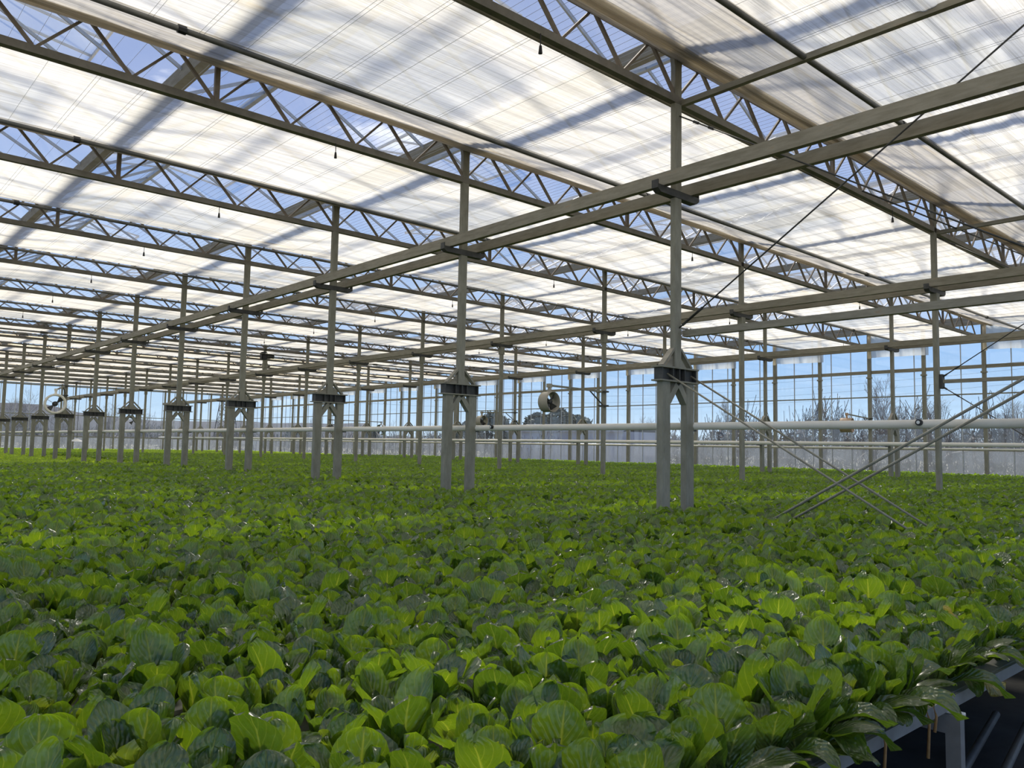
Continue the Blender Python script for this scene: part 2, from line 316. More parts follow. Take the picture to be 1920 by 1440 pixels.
# ------------------------------------------------------------------ glass roof
ce = empty('ceiling'); tag(ce, 'saw-tooth glass roof over the shade screens', None, None, 'structure')
GX = [7.48 + 3.91 * j for j in range(-3, 7)]
ZG, ZR = 6.62, 7.62
Y0R, Y1R = -6.0, YW
for i, gx in enumerate(GX):
    bm = bmesh.new(); prism(bm, [(-0.115, 0.02), (-0.095, 0.02), (-0.05, -0.10), (0.05, -0.10), (0.095, 0.02), (0.115, 0.02), (0.075, -0.13), (-0.075, -0.13)], 'y', Y0R, Y1R); fix(bm)
    q = link_mesh('gutter', bm, RAIL, ce); q.location = (gx, 0, ZG)
for i in range(len(GX) - 1):
    a, c = GX[i] + 0.1, GX[i + 1] - 0.1; mx = (a + c) / 2
    for s, (xa, xb) in enumerate(((a, mx), (c, mx))):
        bm = bmesh.new(); v = [bm.verts.new(p) for p in ((xa, Y0R, ZG), (xa, Y1R, ZG), (xb, Y1R, ZR), (xb, Y0R, ZR))]; bm.faces.new(v)
        link_mesh('roof_slope', bm, ROOFGLASS, ce)
    bb = bmesh.new(); yb = Y0R + 0.5
    while yb < Y1R:
        for xa in (a, c): bar(bb, (xa, yb, ZG - 0.02), (mx, yb, ZR - 0.02), 0.028, 0.05)
        yb += 1.0
    fix(bb); tag(link_mesh('glazing_bar_row', bb, ALU, ce), None, None, None, 'stuff')
    link_mesh('ridge_beam', B(box, mx - 0.04, mx + 0.04, Y0R, Y1R, ZR - 0.06, ZR + 0.04), ALU, ce)
# opened ridge vents, hinged at the ridge
bm = bmesh.new(); box(bm, 0, 1.35, 0, 2.0, 0.0, 0.008); fix(bm); vpane = bpy.data.meshes.new('vent_glass'); bm.to_mesh(vpane); bm.free(); vpane.materials.append(VENTGLASS)
bm = bmesh.new()
for y_ in (0, 0.65, 1.32, 2.0): box(bm, 0, 1.37, y_ - 0.014, y_ + 0.014, -0.02, 0.014)
box(bm, -0.015, 0.015, 0, 2, -0.02, 0.02); box(bm, 1.34, 1.37, -0.02, 2.02, -0.03, 0.02); fix(bm); vfr = bpy.data.meshes.new('vent_frame'); bm.to_mesh(vfr); bm.free(); vfr.materials.append(ALU)
for i in range(1, len(GX) - 1):
    mx = (GX[i] + GX[i + 1]) / 2
    for k in range(-1, 8):
        e = link_me('roof_vent', vfr, ALU, ce); e.location = (mx, TY(k) + (0.3 if (i + k) % 2 else 2.1), ZR + 0.05)
        flip = (k + i) % 2; e.rotation_euler = (0, math.radians(8), math.pi if flip else 0)
        link_me('vent_glass', vpane, None, e)

# ------------------------------------------------------------------ lattice trusses
XS = [7.48 + 0.9775 * i for i in range(-12, 24)]
XT0, XT1 = XS[0], XW - 0.2
br = {}
for s in (0, 1):
    bm = bmesh.new()
    if s == 0: bar(bm, (0.02, 0, ZCH + 0.05), (0.45, 0, ZTOP - 0.03), 0.028, 0.028)
    else: bar(bm, (0.53, 0, ZTOP - 0.03), (0.957, 0, ZCH + 0.05), 0.036, 0.036)
    fix(bm); me = bpy.data.meshes.new('brace'); bm.to_mesh(me); bm.free(); br[s] = me
for k in range(-1, 16):
    t = empty('lattice_truss', (0, TY(k), 0))
    nm = 'nearest' if k == -1 else ORD[k + 1]
    tag(t, f'{nm} lattice roof truss counting away from the camera, spanning left to right', 'truss', 'lattice roof trusses')
    link_mesh('bottom_chord', B(box, XT0, XT1, -0.04, 0.04, ZCH - 0.045, ZCH + 0.045), CHORD, t)
    link_mesh('top_chord', B(box, XT0, XT1, -0.03, 0.03, ZTOP - 0.03, ZTOP + 0.03), TRUSS, t)
    join = bmesh.new()
    for i, xs in enumerate(XS):
        if xs + 0.98 > XT1: break
        for s in (0, 1):
            if k <= 4:
                q = link_me('brace', br[s], TRUSS, t); q.location = (xs, 0, 0)
            else:
                if s == 0: bar(join, (xs + 0.02, 0, ZCH + 0.05), (xs + 0.45, 0, ZTOP - 0.03), 0.028)
                else: bar(join, (xs + 0.53, 0, ZTOP - 0.03), (xs + 0.957, 0, ZCH + 0.05), 0.034)
    if k > 4: fix(join); tag(link_mesh('brace_field', join, TRUSS, t), None, None, None, 'stuff')
    else: join.free()
    for gx in GX:
        if gx > XT1: continue
        on_post = any(abs(gx - r) < 0.3 for r in ROWS.values())
        if not on_post: link_mesh('upright', B(box, gx - 0.03, gx + 0.03, -0.025, 0.025, ZCH, ZG - 0.12), TRUSS, t)
    # little hook lights hanging on the chord
    if k <= 6:
        for hx in (5.2, 13.4, 21.0, 28.5):
            bm = bmesh.new(); tube(bm, [(hx, -0.05, ZCH - 0.045), (hx, -0.05, ZCH - 0.17)], 0.006, 5); tube(bm, [(hx, -0.05, ZCH - 0.17), (hx, -0.05, ZCH - 0.21), (hx, -0.05, ZCH - 0.25)], 0.014, 6, 0.022); fix(bm)
            link_mesh('hook', bm, BLACK, t)

# ------------------------------------------------------------------ shade screens, one per bay
def screen_mesh(x0, x1, y0, y1, z, nx, ny, amp, seed, freq=1.0, z1=None):
    z1 = z if z1 is None else z1
    vs_, fs = [], []
    for i in range(nx + 1):
        X = x0 + (x1 - x0) * i / nx
        for j in range(ny + 1):
            Y = y0 + (y1 - y0) * j / ny
            d = noise.noise(Vector((X * 0.35 * freq, Y * 5.0 * freq, seed))) + 0.5 * noise.noise(Vector((X * 0.8, Y * 14 * freq, seed + 7)))
            e = min(1, min(j, ny - j) / 2.0)
            vs_.append((X, Y, z + (z1 - z) * j / ny + d * amp * (0.4 + 0.6 * e) - 0.02 * math.sin(math.pi * j / ny)))
    for i in range(nx):
        for j in range(ny):
            a = i * (ny + 1) + j; fs.append((a, a + 1, a + ny + 2, a + ny + 1))
    me = bpy.data.meshes.new('fabric'); me.from_pydata(vs_, [], fs); me.update(); return me
for k in range(-2, 16):
    ya, yb_ = TY(k) + 0.13, TY(k + 1) - 1.56
    if k == -2: ya = -2.37
    def zs_(Y): return 5.85 + 0.47 * max(0, Y - (TY(k + 1) - 1.58)) / 1.48
    near = k <= 1
    amp = 0.045 if k <= -1 else (0.022 if near else 0.014)
    nm = 'nearest' if k == -2 else ORD[k + 2]
    s = link_me('shade_screen', screen_mesh(XMIN, XW - 0.35, ya, yb_ + 0.02, zs_(ya), 60 if near else 36, 90 if near else 24, amp, k * 3.1, 1.0, zs_(yb_)), SCREEN, None, True)
    tag(s, f'{nm} white woven shade screen counting away from the camera, stretched under the roof', 'screen', 'shade screens stretched between the trusses')
    # pleated double layer just before the next truss
    yf, yb_ = TY(k + 1) - 1.585, TY(k + 1) - 0.10
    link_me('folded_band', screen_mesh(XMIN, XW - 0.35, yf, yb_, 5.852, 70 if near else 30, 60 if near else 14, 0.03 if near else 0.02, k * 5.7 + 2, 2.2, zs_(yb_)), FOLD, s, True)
    # gathered hem bundle on the near side of the truss
    bm = bmesh.new(); nx = 120 if near else 50
    for ly in range(8 if near else 7):
        rows = []
        for i in range(nx + 1):
            X = XMIN + (XW - 0.35 - XMIN) * i / nx
            w1 = noise.noise(Vector((X * 0.9, ly * 3.3, k))); w2 = noise.noise(Vector((X * 0.6, ly * 9.1, k + 5)))
            yc = TY(k + 1) - 0.34 + 0.042 * ly + 0.02 * w1; zc = 6.225 + 0.016 * w2 + 0.014 * ly
            rows.append([bm.verts.new((X, yc + a, zc + b)) for a, b in ((-0.030, 0.03), (-0.022, -0.022), (0.0, -0.04 - 0.012 * w1), (0.024, -0.02), (0.030, 0.035))])
        for A_, B_ in zip(rows, rows[1:]):
            for j in range(4): bm.faces.new((A_[j], A_[j + 1], B_[j + 1], B_[j]))
    fix(bm); link_mesh('hem_bundle', bm, HEM, s, True)
    # leading edge profile beyond the near truss
    bm = bmesh.new(); tube(bm, [(XMIN, TY(k) + 0.13, 5.825), (XW - 0.35, TY(k) + 0.13, 5.825)], 0.018, 8); fix(bm)
    if k > -2: link_mesh('edge_tube', bm, RAIL, s, True)
    else: bm.free()
    # hanging side skirt by the glass wall
    if k >= -1:
        bm = bmesh.new(); rows = []; y0s, y1s = TY(k) + 1.75, TY(k + 1) - 0.15
        for i in range(41):
            Y = y0s + (y1s - y0s) * i / 40; wv = 0.03 * noise.noise(Vector((Y * 3, k, 0))); bz = 5.34 + 0.03 * noise.noise(Vector((Y * 2, k, 4))) + 0.05 * (i / 40)
            rows.append([bm.verts.new((XW - 0.36 + wv * t_, Y, zs_(Y) + (bz - zs_(Y)) * t_)) for t_ in (0, 0.5, 1.0)])
        for A_, B_ in zip(rows, rows[1:]):
            for j in range(2): bm.faces.new((A_[j], A_[j + 1], B_[j + 1], B_[j]))
        fix(bm); link_mesh('side_skirt', bm, SKIRT, s, True)
        bm = bmesh.new(); tube(bm, [(XW - 0.38, y1s + 0.04, 6.25), (XW - 0.38, y1s + 0.05, 5.66), (XW - 0.37, y1s + 0.04, 5.36)], 0.05, 7, 0.075); fix(bm); link_mesh('skirt_bundle', bm, HEM, s, True)
    # drive tube under the fabric
    bm = bmesh.new(); tube(bm, [(XMIN, TY(k + 1) - 1.58, 5.80), (XW - 0.4, TY(k + 1) - 1.58, 5.80)], 0.030, 10); fix(bm)
    d = link_mesh('drive_tube', bm, TUBE, None, True)
    tag(d, f'{nm} dark steel drive tube counting away from the camera, under the shade screens', 'tube', 'dark drive tubes under the screens')
    for cx in (2.6, 10.0, 18.0, 26.0):
        bm = bmesh.new(); tube(bm, [(cx - 0.04, TY(k + 1) - 1.58, 5.80), (cx + 0.04, TY(k + 1) - 1.58, 5.80)], 0.045, 8); fix(bm); link_mesh('clamp', bm, BLACK, d)
# monofilament support wires, in pairs
bm = bmesh.new(); xw = XMIN + 0.3; i = 0
while xw < XW - 0.6:
    for dx in ((0,) if i % 3 == 0 else (0, 0.045)):
        for k in range(-2, 16): bar(bm, (xw + dx, TY(k) + 0.14, 5.812), (xw + dx, TY(k + 1) - 1.55, 5.812), 0.0026)
    xw += 0.49; i += 1
fix(bm); tag(link_mesh('support_wires', bm, WIRE), 'thin clear support wires running under the screens towards the far left', 'wire', None, 'stuff')
bm = bmesh.new(); xw = XMIN + 0.45
while xw < XW - 0.6:
    bar(bm, (xw, -4, 6.41), (xw, YW - 0.3, 6.41), 0.003); xw += 0.12 if 5 < xw < 20 else 0.25
fix(bm); tag(link_mesh('upper_wires', bm, WIRE), 'fine glinting wires above the screens, crossing the blue gaps', 'wire', None, 'stuff')

# ------------------------------------------------------------------ columns
def hsec(bm, wx, wy, z0, z1, t=0.012):
    """H section: two flanges facing +-Y joined by a web"""
    box(bm, -wx / 2, wx / 2, -wy / 2, -wy / 2 + t, z0, z1); box(bm, -wx / 2, wx / 2, wy / 2 - t, wy / 2, z0, z1); box(bm, -t / 2, t / 2, -wy / 2, wy / 2, z0, z1)
def boxcol(bm, wx, wy, z0, z1):
    b = 0.008; prism(bm, [(-wx / 2 + b, -wy / 2), (wx / 2 - b, -wy / 2), (wx / 2, -wy / 2 + b), (wx / 2, wy / 2 - b), (wx / 2 - b, wy / 2), (-wx / 2 + b, wy / 2), (-wx / 2, wy / 2 - b), (-wx / 2, -wy / 2 + b)], 'z', z0, z1)
def make_bracket(t, zt=4.72):
    bm = bmesh.new(); prism(bm, [(-0.40, zt), (0.40, zt), (0.40, zt - 0.045), (0.34, zt - 0.085), (-0.34, zt - 0.085), (-0.40, zt - 0.045)], 'y', -0.045, 0.045)
    box(bm, -0.40, -0.385, -0.045, 0.045, zt, zt + 0.05); box(bm, 0.385, 0.40, -0.045, 0.045, zt, zt + 0.05); fix(bm); link_mesh('rail_bracket', bm, DARK, t)
def make_twin(name='twin_leg_column'):
    t = empty(name)
    bm = bmesh.new(); boxcol(bm, 0.125, 0.075, 2.65, 6.5); link_mesh('upper_post', (fix(bm), bm)[1], STEEL, t)
    bm = bmesh.new(); box(bm, -0.32, 0.32, -0.006, 0.006, 2.49, 2.63)
    for x_ in (-0.315, -0.12, 0.0, 0.10, 0.315): box(bm, x_ - 0.006, x_ + 0.006, -0.06, 0.06, 2.49, 2.63)
    fix(bm); link_mesh('pedestal_web', bm, DARK, t)
    for z0_ in (2.63, 2.475): link_mesh('pedestal_flange', B(box, -0.36, 0.36, -0.07, 0.07, z0_, z0_ + 0.018), STEEL, t)
    for s in (-1, 1):
        bm = bmesh.new(); boxcol(bm, 0.145, 0.09, 0, 2.475); fix(bm); q = link_mesh('leg', bm, STEEL, t); q.location = (s * 0.225, 0, 0)
        bm = bmesh.new(); bar(bm, (s * 0.175, 0, 2.25), (s * 0.02, 0, 2.45), 0.085, 0.075); fix(bm); link_mesh('knee_brace', bm, STEEL, t)
        bm = bmesh.new(); bar(bm, (s * 0.27, 0, 2.655), (s * 0.065, 0, 2.86), 0.075, 0.028); prism(bm, [(s * 0.06, 2.65), (s * 0.20, 2.65), (s * 0.06, 2.79)], 'y', -0.01, 0.01); fix(bm); link_mesh('stay_plate', bm, STEEL if s > 0 else RAIL, t)
    bm = bmesh.new(); prism(bm, [(-0.0625, 6.42), (-0.0625, 6.22), (-0.10, 6.42)], 'y', -0.03, 0.03); prism(bm, [(0.0625, 6.42), (0.0625, 6.22), (0.10, 6.42)], 'y', -0.03, 0.03); box(bm, -0.16, 0.16, -0.07, 0.07, 6.42, 6.44); fix(bm); link_mesh('head_plate', bm, STEEL, t)
    make_bracket(t); return t
def make_slim():
    t = empty('slim_column')
    bm = bmesh.new(); boxcol(bm, 0.11, 0.08, 0, 6.5); link_mesh('post', (fix(bm), bm)[1], STEEL, t)
    bm = bmesh.new(); boxcol(bm, 0.15, 0.12, 4.42, 4.64); fix(bm); link_mesh('collar', bm, STEEL, t)
    bm = bmesh.new(); box(bm, -0.14, 0.14, -0.07, 0.07, 6.42, 6.44); prism(bm, [(-0.055, 6.42), (-0.055, 6.22), (-0.10, 6.42)], 'y', -0.03, 0.03); fix(bm); link_mesh('head_plate', bm, STEEL, t)
    make_bracket(t); return t
protoA = make_twin(); protoB = make_slim()
used = set()
def place(proto, x, y):
    if proto.name not in used: used.add(proto.name); o = proto
    else: o = copy_tree(proto)
    o.location = (x, y, 0); return o
for r, pr in (('A', protoA), ('B', protoB), ('C', protoA)):
    for k in range(-1, 16):
        if TY(k) > YW - 1: break
        o = place(pr, ROWS[r], TY(k))
        if k == -1: lab = {'A': 'twin-leg grey steel column just outside the right edge, nearest row', 'B': 'slim grey column just outside the right edge, middle row', 'C': 'twin-leg column outside the right edge, row by the glass wall'}[r]
        else: lab = {'A': f'{ORD[k]} twin-leg grey steel column from the right in the nearest row',
                     'B': f'{ORD[k]} slim single grey steel column from the right in the middle row',
                     'C': f'{ORD[k]} twin-leg grey column from the right in the row nearest the glass wall'}[r]
        tag(o, lab, 'column', {'A': 'twin-leg columns of the nearest row', 'B': 'slim columns of the middle row', 'C': 'twin-leg columns near the glass wall'}[r])

# ---- long twin rails carried by the columns
for r, nm in (('A', 'nearest'), ('B', 'middle'), ('C', 'farthest')):
    for s, sn in ((-1, 'left'), (1, 'right')):
        x = ROWS[r] + s * 0.275; bm = bmesh.new(); w_ = 0.055
        prism(bm, [(x - w_ / 2, 4.72), (x + w_ / 2, 4.72), (x + w_ / 2, 4.872), (x - w_ / 2, 4.872)], 'y', -3, YW - 0.2)
        prism(bm, [(x - s * (w_ / 2 + 0.0), 4.72), (x - s * (w_ / 2 + 0.02), 4.72), (x - s * (w_ / 2 + 0.02), 4.727), (x - s * w_ / 2, 4.727)], 'y', -3, YW - 0.2); fix(bm)
        o = link_mesh('long_rail', bm, RAIL)
        tag(o, f'long weathered steel rail on the {sn} side of the {nm} column row', 'rail', 'long rails along the column rows')

# ---- bracing frame between the first columns and those outside the picture
Ya, Yb = TY(0), TY(-1)
def strut(x, z, w_, lab):
    o = link_mesh('bracing_strut', B(box, x - w_ / 2, x + w_ / 2, Yb, Ya - 0.04, z - w_ / 2, z + w_ / 2), RAIL); tag(o, lab, 'strut')
strut(7.56, 5.80, 0.065, 'upper square strut leaving the tall front column near its top')
strut(7.60, 3.05, 0.075, 'lower square strut leaving the tall front column above its pedestal')
strut(15.36, 5.78, 0.065, 'upper square strut leaving the first slim column')
strut(15.36, 3.03, 0.065, 'lower square strut leaving the first slim column')
def rod(a, b, r, lab, tb=None):
    bm = bmesh.new(); tube(bm, [a, b], r, 8); fix(bm); o = link_mesh('tie_rod', bm, DARK if tb else STEEL, None, True); tag(o, lab, 'rod')
    if tb is not None:
        A_, B_ = Vector(a), Vector(b); d = (B_ - A_).normalized(); p = A_ + d * tb
        bm = bmesh.new(); s_ = Vector((0.018, 0, 0))
        for q in (s_, -s_): tube(bm, [p + q, p + d * 0.22 + q], 0.006, 6)
        tube(bm, [p - d * 0.05, p + d * 0.03], 0.016, 7); tube(bm, [p + d * 0.19, p + d * 0.27], 0.016, 7); fix(bm); link_mesh('turnbuckle', bm, DARK, o)
for s, sn in ((-0.225, 'left'), (0.225, 'right')):
    rod((7.48 + s, Ya - 0.05, 2.56), (7.48 + s, Yb, 0.25), 0.011, f'grey tie rod running down rightwards from the front column pedestal, {sn} one')
    rod((7.48 + s, Ya, 0.25), (7.48 + s, Yb + 0.05, 2.56), 0.013, f'grey tie rod rising to the right out of the lettuce, {"upper" if s > 0 else "lower"} one')
rod((7.50, Ya - 0.02, 3.10), (7.50, Yb, 5.62), 0.009, 'long dark tie rod rising to the right from the front column', 0.12)
rod((7.50, Ya - 0.02, 5.64), (7.50, Yb, 3.14), 0.008, 'dark tie rod falling to the right from the front column top', 0.3)
rod((15.36, Ya - 0.04, 3.09), (15.36, Yb, 5.62), 0.009, 'dark tie rod rising from the first slim column', 0.1)
rod((15.36, Ya - 0.04, 5.70), (15.36, Yb, 3.10), 0.008, 'thin dark tie rod falling from the top of the first slim column', 0.1)
rod((15.36, Ya - 0.04, 2.96), (15.36, Yb, 0.20), 0.009, 'dark tie rod falling from the middle of the first slim column', 0.1)
rod((12.12, 5.387, 5.79), (18.9, 4.84, 5.79), 0.013, 'dark straight roof brace rod crossing below the nearest blue gap', 3.0)
for xx in (7.52, 15.38):
    for zz in (3.10, 3.0):
        pass
bm = bmesh.new(); box(bm, 15.30, 15.42, Ya - 0.09, Ya - 0.03, 2.9, 3.16); fix(bm); o = link_mesh('gusset_plate', bm, DARK); tag(o, 'dark gusset plate joining strut and rods on the first slim column', 'plate')

# ---- pipes
def pipe(x, z, r, lab, joints, hangers=(), step=None):
    bm = bmesh.new(); tube(bm, [(x, -3, z), (x, YW - 0.4, z)], r, 20); fix(bm); o = link_mesh('heating_pipe', bm, PIPE, None, True); tag(o, lab, 'pipe')
    for j in joints:
        bm = bmesh.new(); tube(bm, [(x, j - 0.03, z), (x, j + 0.03, z)], r * 1.12, 16); fix(bm); link_mesh('coupling', bm, PIPE, o, True)
    return o
bp = pipe(7.80, 1.985, 0.043, 'thick pale heating pipe crossing the whole picture at eye height', [TY(k) + 0.4 for k in range(0, 14, 2)])
for yy_ in (2.95, 9.05):
    bm = bmesh.new(); tube(bm, [(7.80 - 0.045, yy_, 2.0), (7.80 - 0.075, yy_, 2.0)], 0.030, 16); tube(bm, [(7.80 - 0.075, yy_, 2.0), (7.80 - 0.08, yy_, 2.0)], 0.012, 10); fix(bm)
    q = link_mesh('roller_wheel', bm, BLACK, bp)
    bm = bmesh.new(); tube(bm, [(7.80 - 0.082, yy_, 2.0), (7.80 - 0.084, yy_, 2.0)], 0.016, 12); fix(bm); link_mesh('wheel_hub', bm, WHITE, bp)
for k in range(0, 14):
    bm = bmesh.new(); box(bm, 7.70, 7.86, TY(k) - 0.02, TY(k) + 0.02, 1.925, 1.943); fix(bm); link_mesh('pipe_bracket', bm, DARK, bp)
p2 = pipe(22.62, 1.985, 0.055, 'slimmer pale pipe behind the thick one, in front of the farther twin-leg columns', [TY(k) + 0.5 for k in range(0, 14, 3)])
p3 = pipe(30.3, 1.93, 0.03, 'thin pale pipe along the foot of the glass wall', [])
for k in range(0, 15):
    bm = bmesh.new(); box(bm, 22.60, 22.90, TY(k) - 0.02, TY(k) + 0.02, 1.90, 1.925); fix(bm); link_mesh('pipe_bracket', bm, DARK, p2)

# ------------------------------------------------------------------ circulation fans
def ring(bm, r, depth, t=0.012, n=28, waist=0.0):
    prof = [(-depth / 2, r), (-depth / 4, r - waist), (depth / 4, r - waist), (depth / 2, r), (depth / 2, r - t), (-depth / 2, r - t)]
    R_ = []
    for k in range(n):
        a = 2 * math.pi * k / n; R_.append([bm.verts.new((p, q * math.cos(a), q * math.sin(a))) for p, q in prof])
    for k in range(n):
        A_, B_ = R_[k], R_[(k + 1) % n]
        for j in range(len(prof)): bm.faces.new((A_[j], A_[(j + 1) % 6], B_[(j + 1) % 6], B_[j]))
def make_fan(loc, rz, r, depth, arm_to, lab, shell=RUST, blades=4, thick=0.012):
    f = empty('circulation_fan', loc, rz); tag(f, lab, 'fan', 'circulation fans on swing arms')
    bm = bmesh.new(); ring(bm, r, depth, thick); fix(bm); link_mesh('drum', bm, shell, f, True)
    bm = bmesh.new(); tube(bm, [(-depth * 0.35, 0, 0), (depth * 0.2, 0, 0)], r * 0.25, 14); fix(bm); link_mesh('motor', bm, DARK, f, True)
    for i in range(blades):
        a = 2 * math.pi / blades * i + 0.75; bm = bmesh.new()
        p = [Vector((-0.03, math.cos(a - .25) * r * .2, math.sin(a - .25) * r * .2)), Vector((0.05, math.cos(a + .25) * r * .2, math.sin(a + .25) * r * .2)),
             Vector((0.07, math.cos(a + .38) * r * .92, math.sin(a + .38) * r * .92)), Vector((-0.05, math.cos(a - .30) * r * .92, math.sin(a - .30) * r * .92))]
        v = [bm.verts.new(q) for q in p] + [bm.verts.new(q + Vector((0.008, 0, 0))) for q in p]
        for ff in ((0, 1, 2, 3), (7, 6, 5, 4), (0, 4, 5, 1), (1, 5, 6, 2), (2, 6, 7, 3), (3, 7, 4, 0)): bm.faces.new([v[q] for q in ff])
        fix(bm); link_mesh('blade', bm, DARK, f)
    for i in range(3):
        a = 2 * math.pi / 3 * i + 0.5; bm = bmesh.new(); bar(bm, (-depth * 0.3, 0, 0), (-depth * 0.3, math.cos(a) * r * .98, math.sin(a) * r * .98), 0.014); fix(bm); link_mesh('motor_spoke', bm, STEEL, f)
    bm = bmesh.new(); tube(bm, [(0, 0, r - 0.01), (0, 0, r + 0.06), (0, 0, r + 0.14)], 0.05, 8, 0.03); box(bm, -0.05, 0.05, -0.05, 0.05, r + 0.10, r + 0.19); fix(bm); link_mesh('hanger', bm, shell, f)
    if arm_to is not None:
        M_ = Matrix.Rotation(-rz, 4, 'Z'); e = M_ @ (Vector(arm_to) - Vector(loc)); s = Vector((0, 0, r + 0.15))
        bm = bmesh.new(); bar(bm, s, e, 0.045); fix(bm); link_mesh('swing_arm', bm, STEEL, f)
        m_ = s + (e - s) * 0.72; bm = bmesh.new(); bar(bm, m_, e + Vector((0, 0, -0.36)), 0.025); fix(bm); link_mesh('arm_brace', bm, DARK, f)
        bm = bmesh.new()
        for dz in (0, -0.36): box(bm, e.x - 0.11, e.x + 0.11, e.y - 0.08, e.y + 0.08, e.z + dz - 0.02, e.z + dz + 0.02)
        fix(bm); link_mesh('arm_clamp', bm, DARK, f)
    return f
make_fan((13.12, 13.28, 2.78), math.radians(-86), 0.24, 0.28, (15.30, TY(2), 3.16), 'large dusty drum fan on a swing arm in front of the glass wall')
make_fan((22.8, 27.35, 2.84), math.radians(-86), 0.25, 0.30, (23.12, TY(5), 3.2), 'smaller drum fan beside the second front column, behind the pipe')
make_fan((29.3, 13.75, 2.76), math.radians(-80), 0.27, 0.42, (30.70, TY(2), 3.05), 'orange stained drum fan behind the thick pipe at the right', RUSTO)
make_fan((7.02, 32.9, 2.98), math.radians(265), 0.37, 0.22, (7.48, TY(7), 3.7), 'big pale ring fan with black motor hanging at the far left', PIPE, 2, 0.075)
make_fan((15.6, 52.4, 2.95), math.radians(250), 0.36, 0.2, (15.30, TY(12), 3.6), 'small white fan seen under the sixth twin-leg column', WHITE)
make_fan((26.6, 41.5, 2.62), math.radians(200), 0.32, 0.25, (23.12, TY(9), 3.1), 'faint fan behind the thick pipe left of centre', ALU)
# screen drive motor on a slim column, shaft line and a lamp
mo = empty('drive_motor', (15.30, TY(7), 5.55)); tag(mo, 'black screen drive motor clamped high on a slim column left of centre', 'motor')
bm = bmesh.new(); box(bm, -0.20, 0.06, -0.16, 0.10, -0.18, 0.16); fix(bm); bmesh.ops.bevel(bm, geom=bm.edges[:], offset=0.03, segments=2, affect='EDGES'); link_mesh('gearbox', bm, BLACK, mo)
bm = bmesh.new(); tube(bm, [(0.04, -0.1, -0.02), (0.36, -0.1, -0.02)], 0.09, 14); fix(bm); link_mesh('motor_body', bm, DARK, mo, True)
bm = bmesh.new(); box(bm, -0.09, 0.09, -0.09, 0.02, -0.62, -0.18); box(bm, -0.11, 0.11, -0.11, 0.02, -0.52, -0.34); fix(bm); link_mesh('mounting_plate', bm, STEEL, mo)
bm = bmesh.new(); tube(bm, [(XMIN, TY(7) - 0.2, 5.62), (XW - 0.4, TY(7) - 0.2, 5.62)], 0.028, 8)
for cx in (6.6, 18.5, 20.9): tube(bm, [(cx - 0.12, TY(7) - 0.2, 5.62), (cx + 0.12, TY(7) - 0.2, 5.62)], 0.05, 8)
fix(bm); o = link_mesh('drive_shaft', bm, TUBE); tag(o, 'long dark drive shaft running left and right from the motor', 'shaft')
la = empty('work_lamp', (14.6, 61.5, 1.55)); tag(la, 'white cone lamp hanging low over the plants at the far left', 'lamp')
bm = bmesh.new()
ra = [bm.verts.new((0.45 * math.cos(a * math.pi / 8), 0.45 * math.sin(a * math.pi / 8), 0)) for a in range(16)]; rb = [bm.verts.new((0.07 * math.cos(a * math.pi / 8), 0.07 * math.sin(a * math.pi / 8), 0.2)) for a in range(16)]
for a in range(16): bm.faces.new((ra[a], ra[(a + 1) % 16], rb[(a + 1) % 16], rb[a]))
bm.faces.new(rb); fix(bm); link_mesh('shade', bm, WHITE, la, True)
bm = bmesh.new(); tube(bm, [(0, 0, 0.2), (0, 0, 4.2)], 0.015, 5); fix(bm); link_mesh('cord', bm, DARK, la)

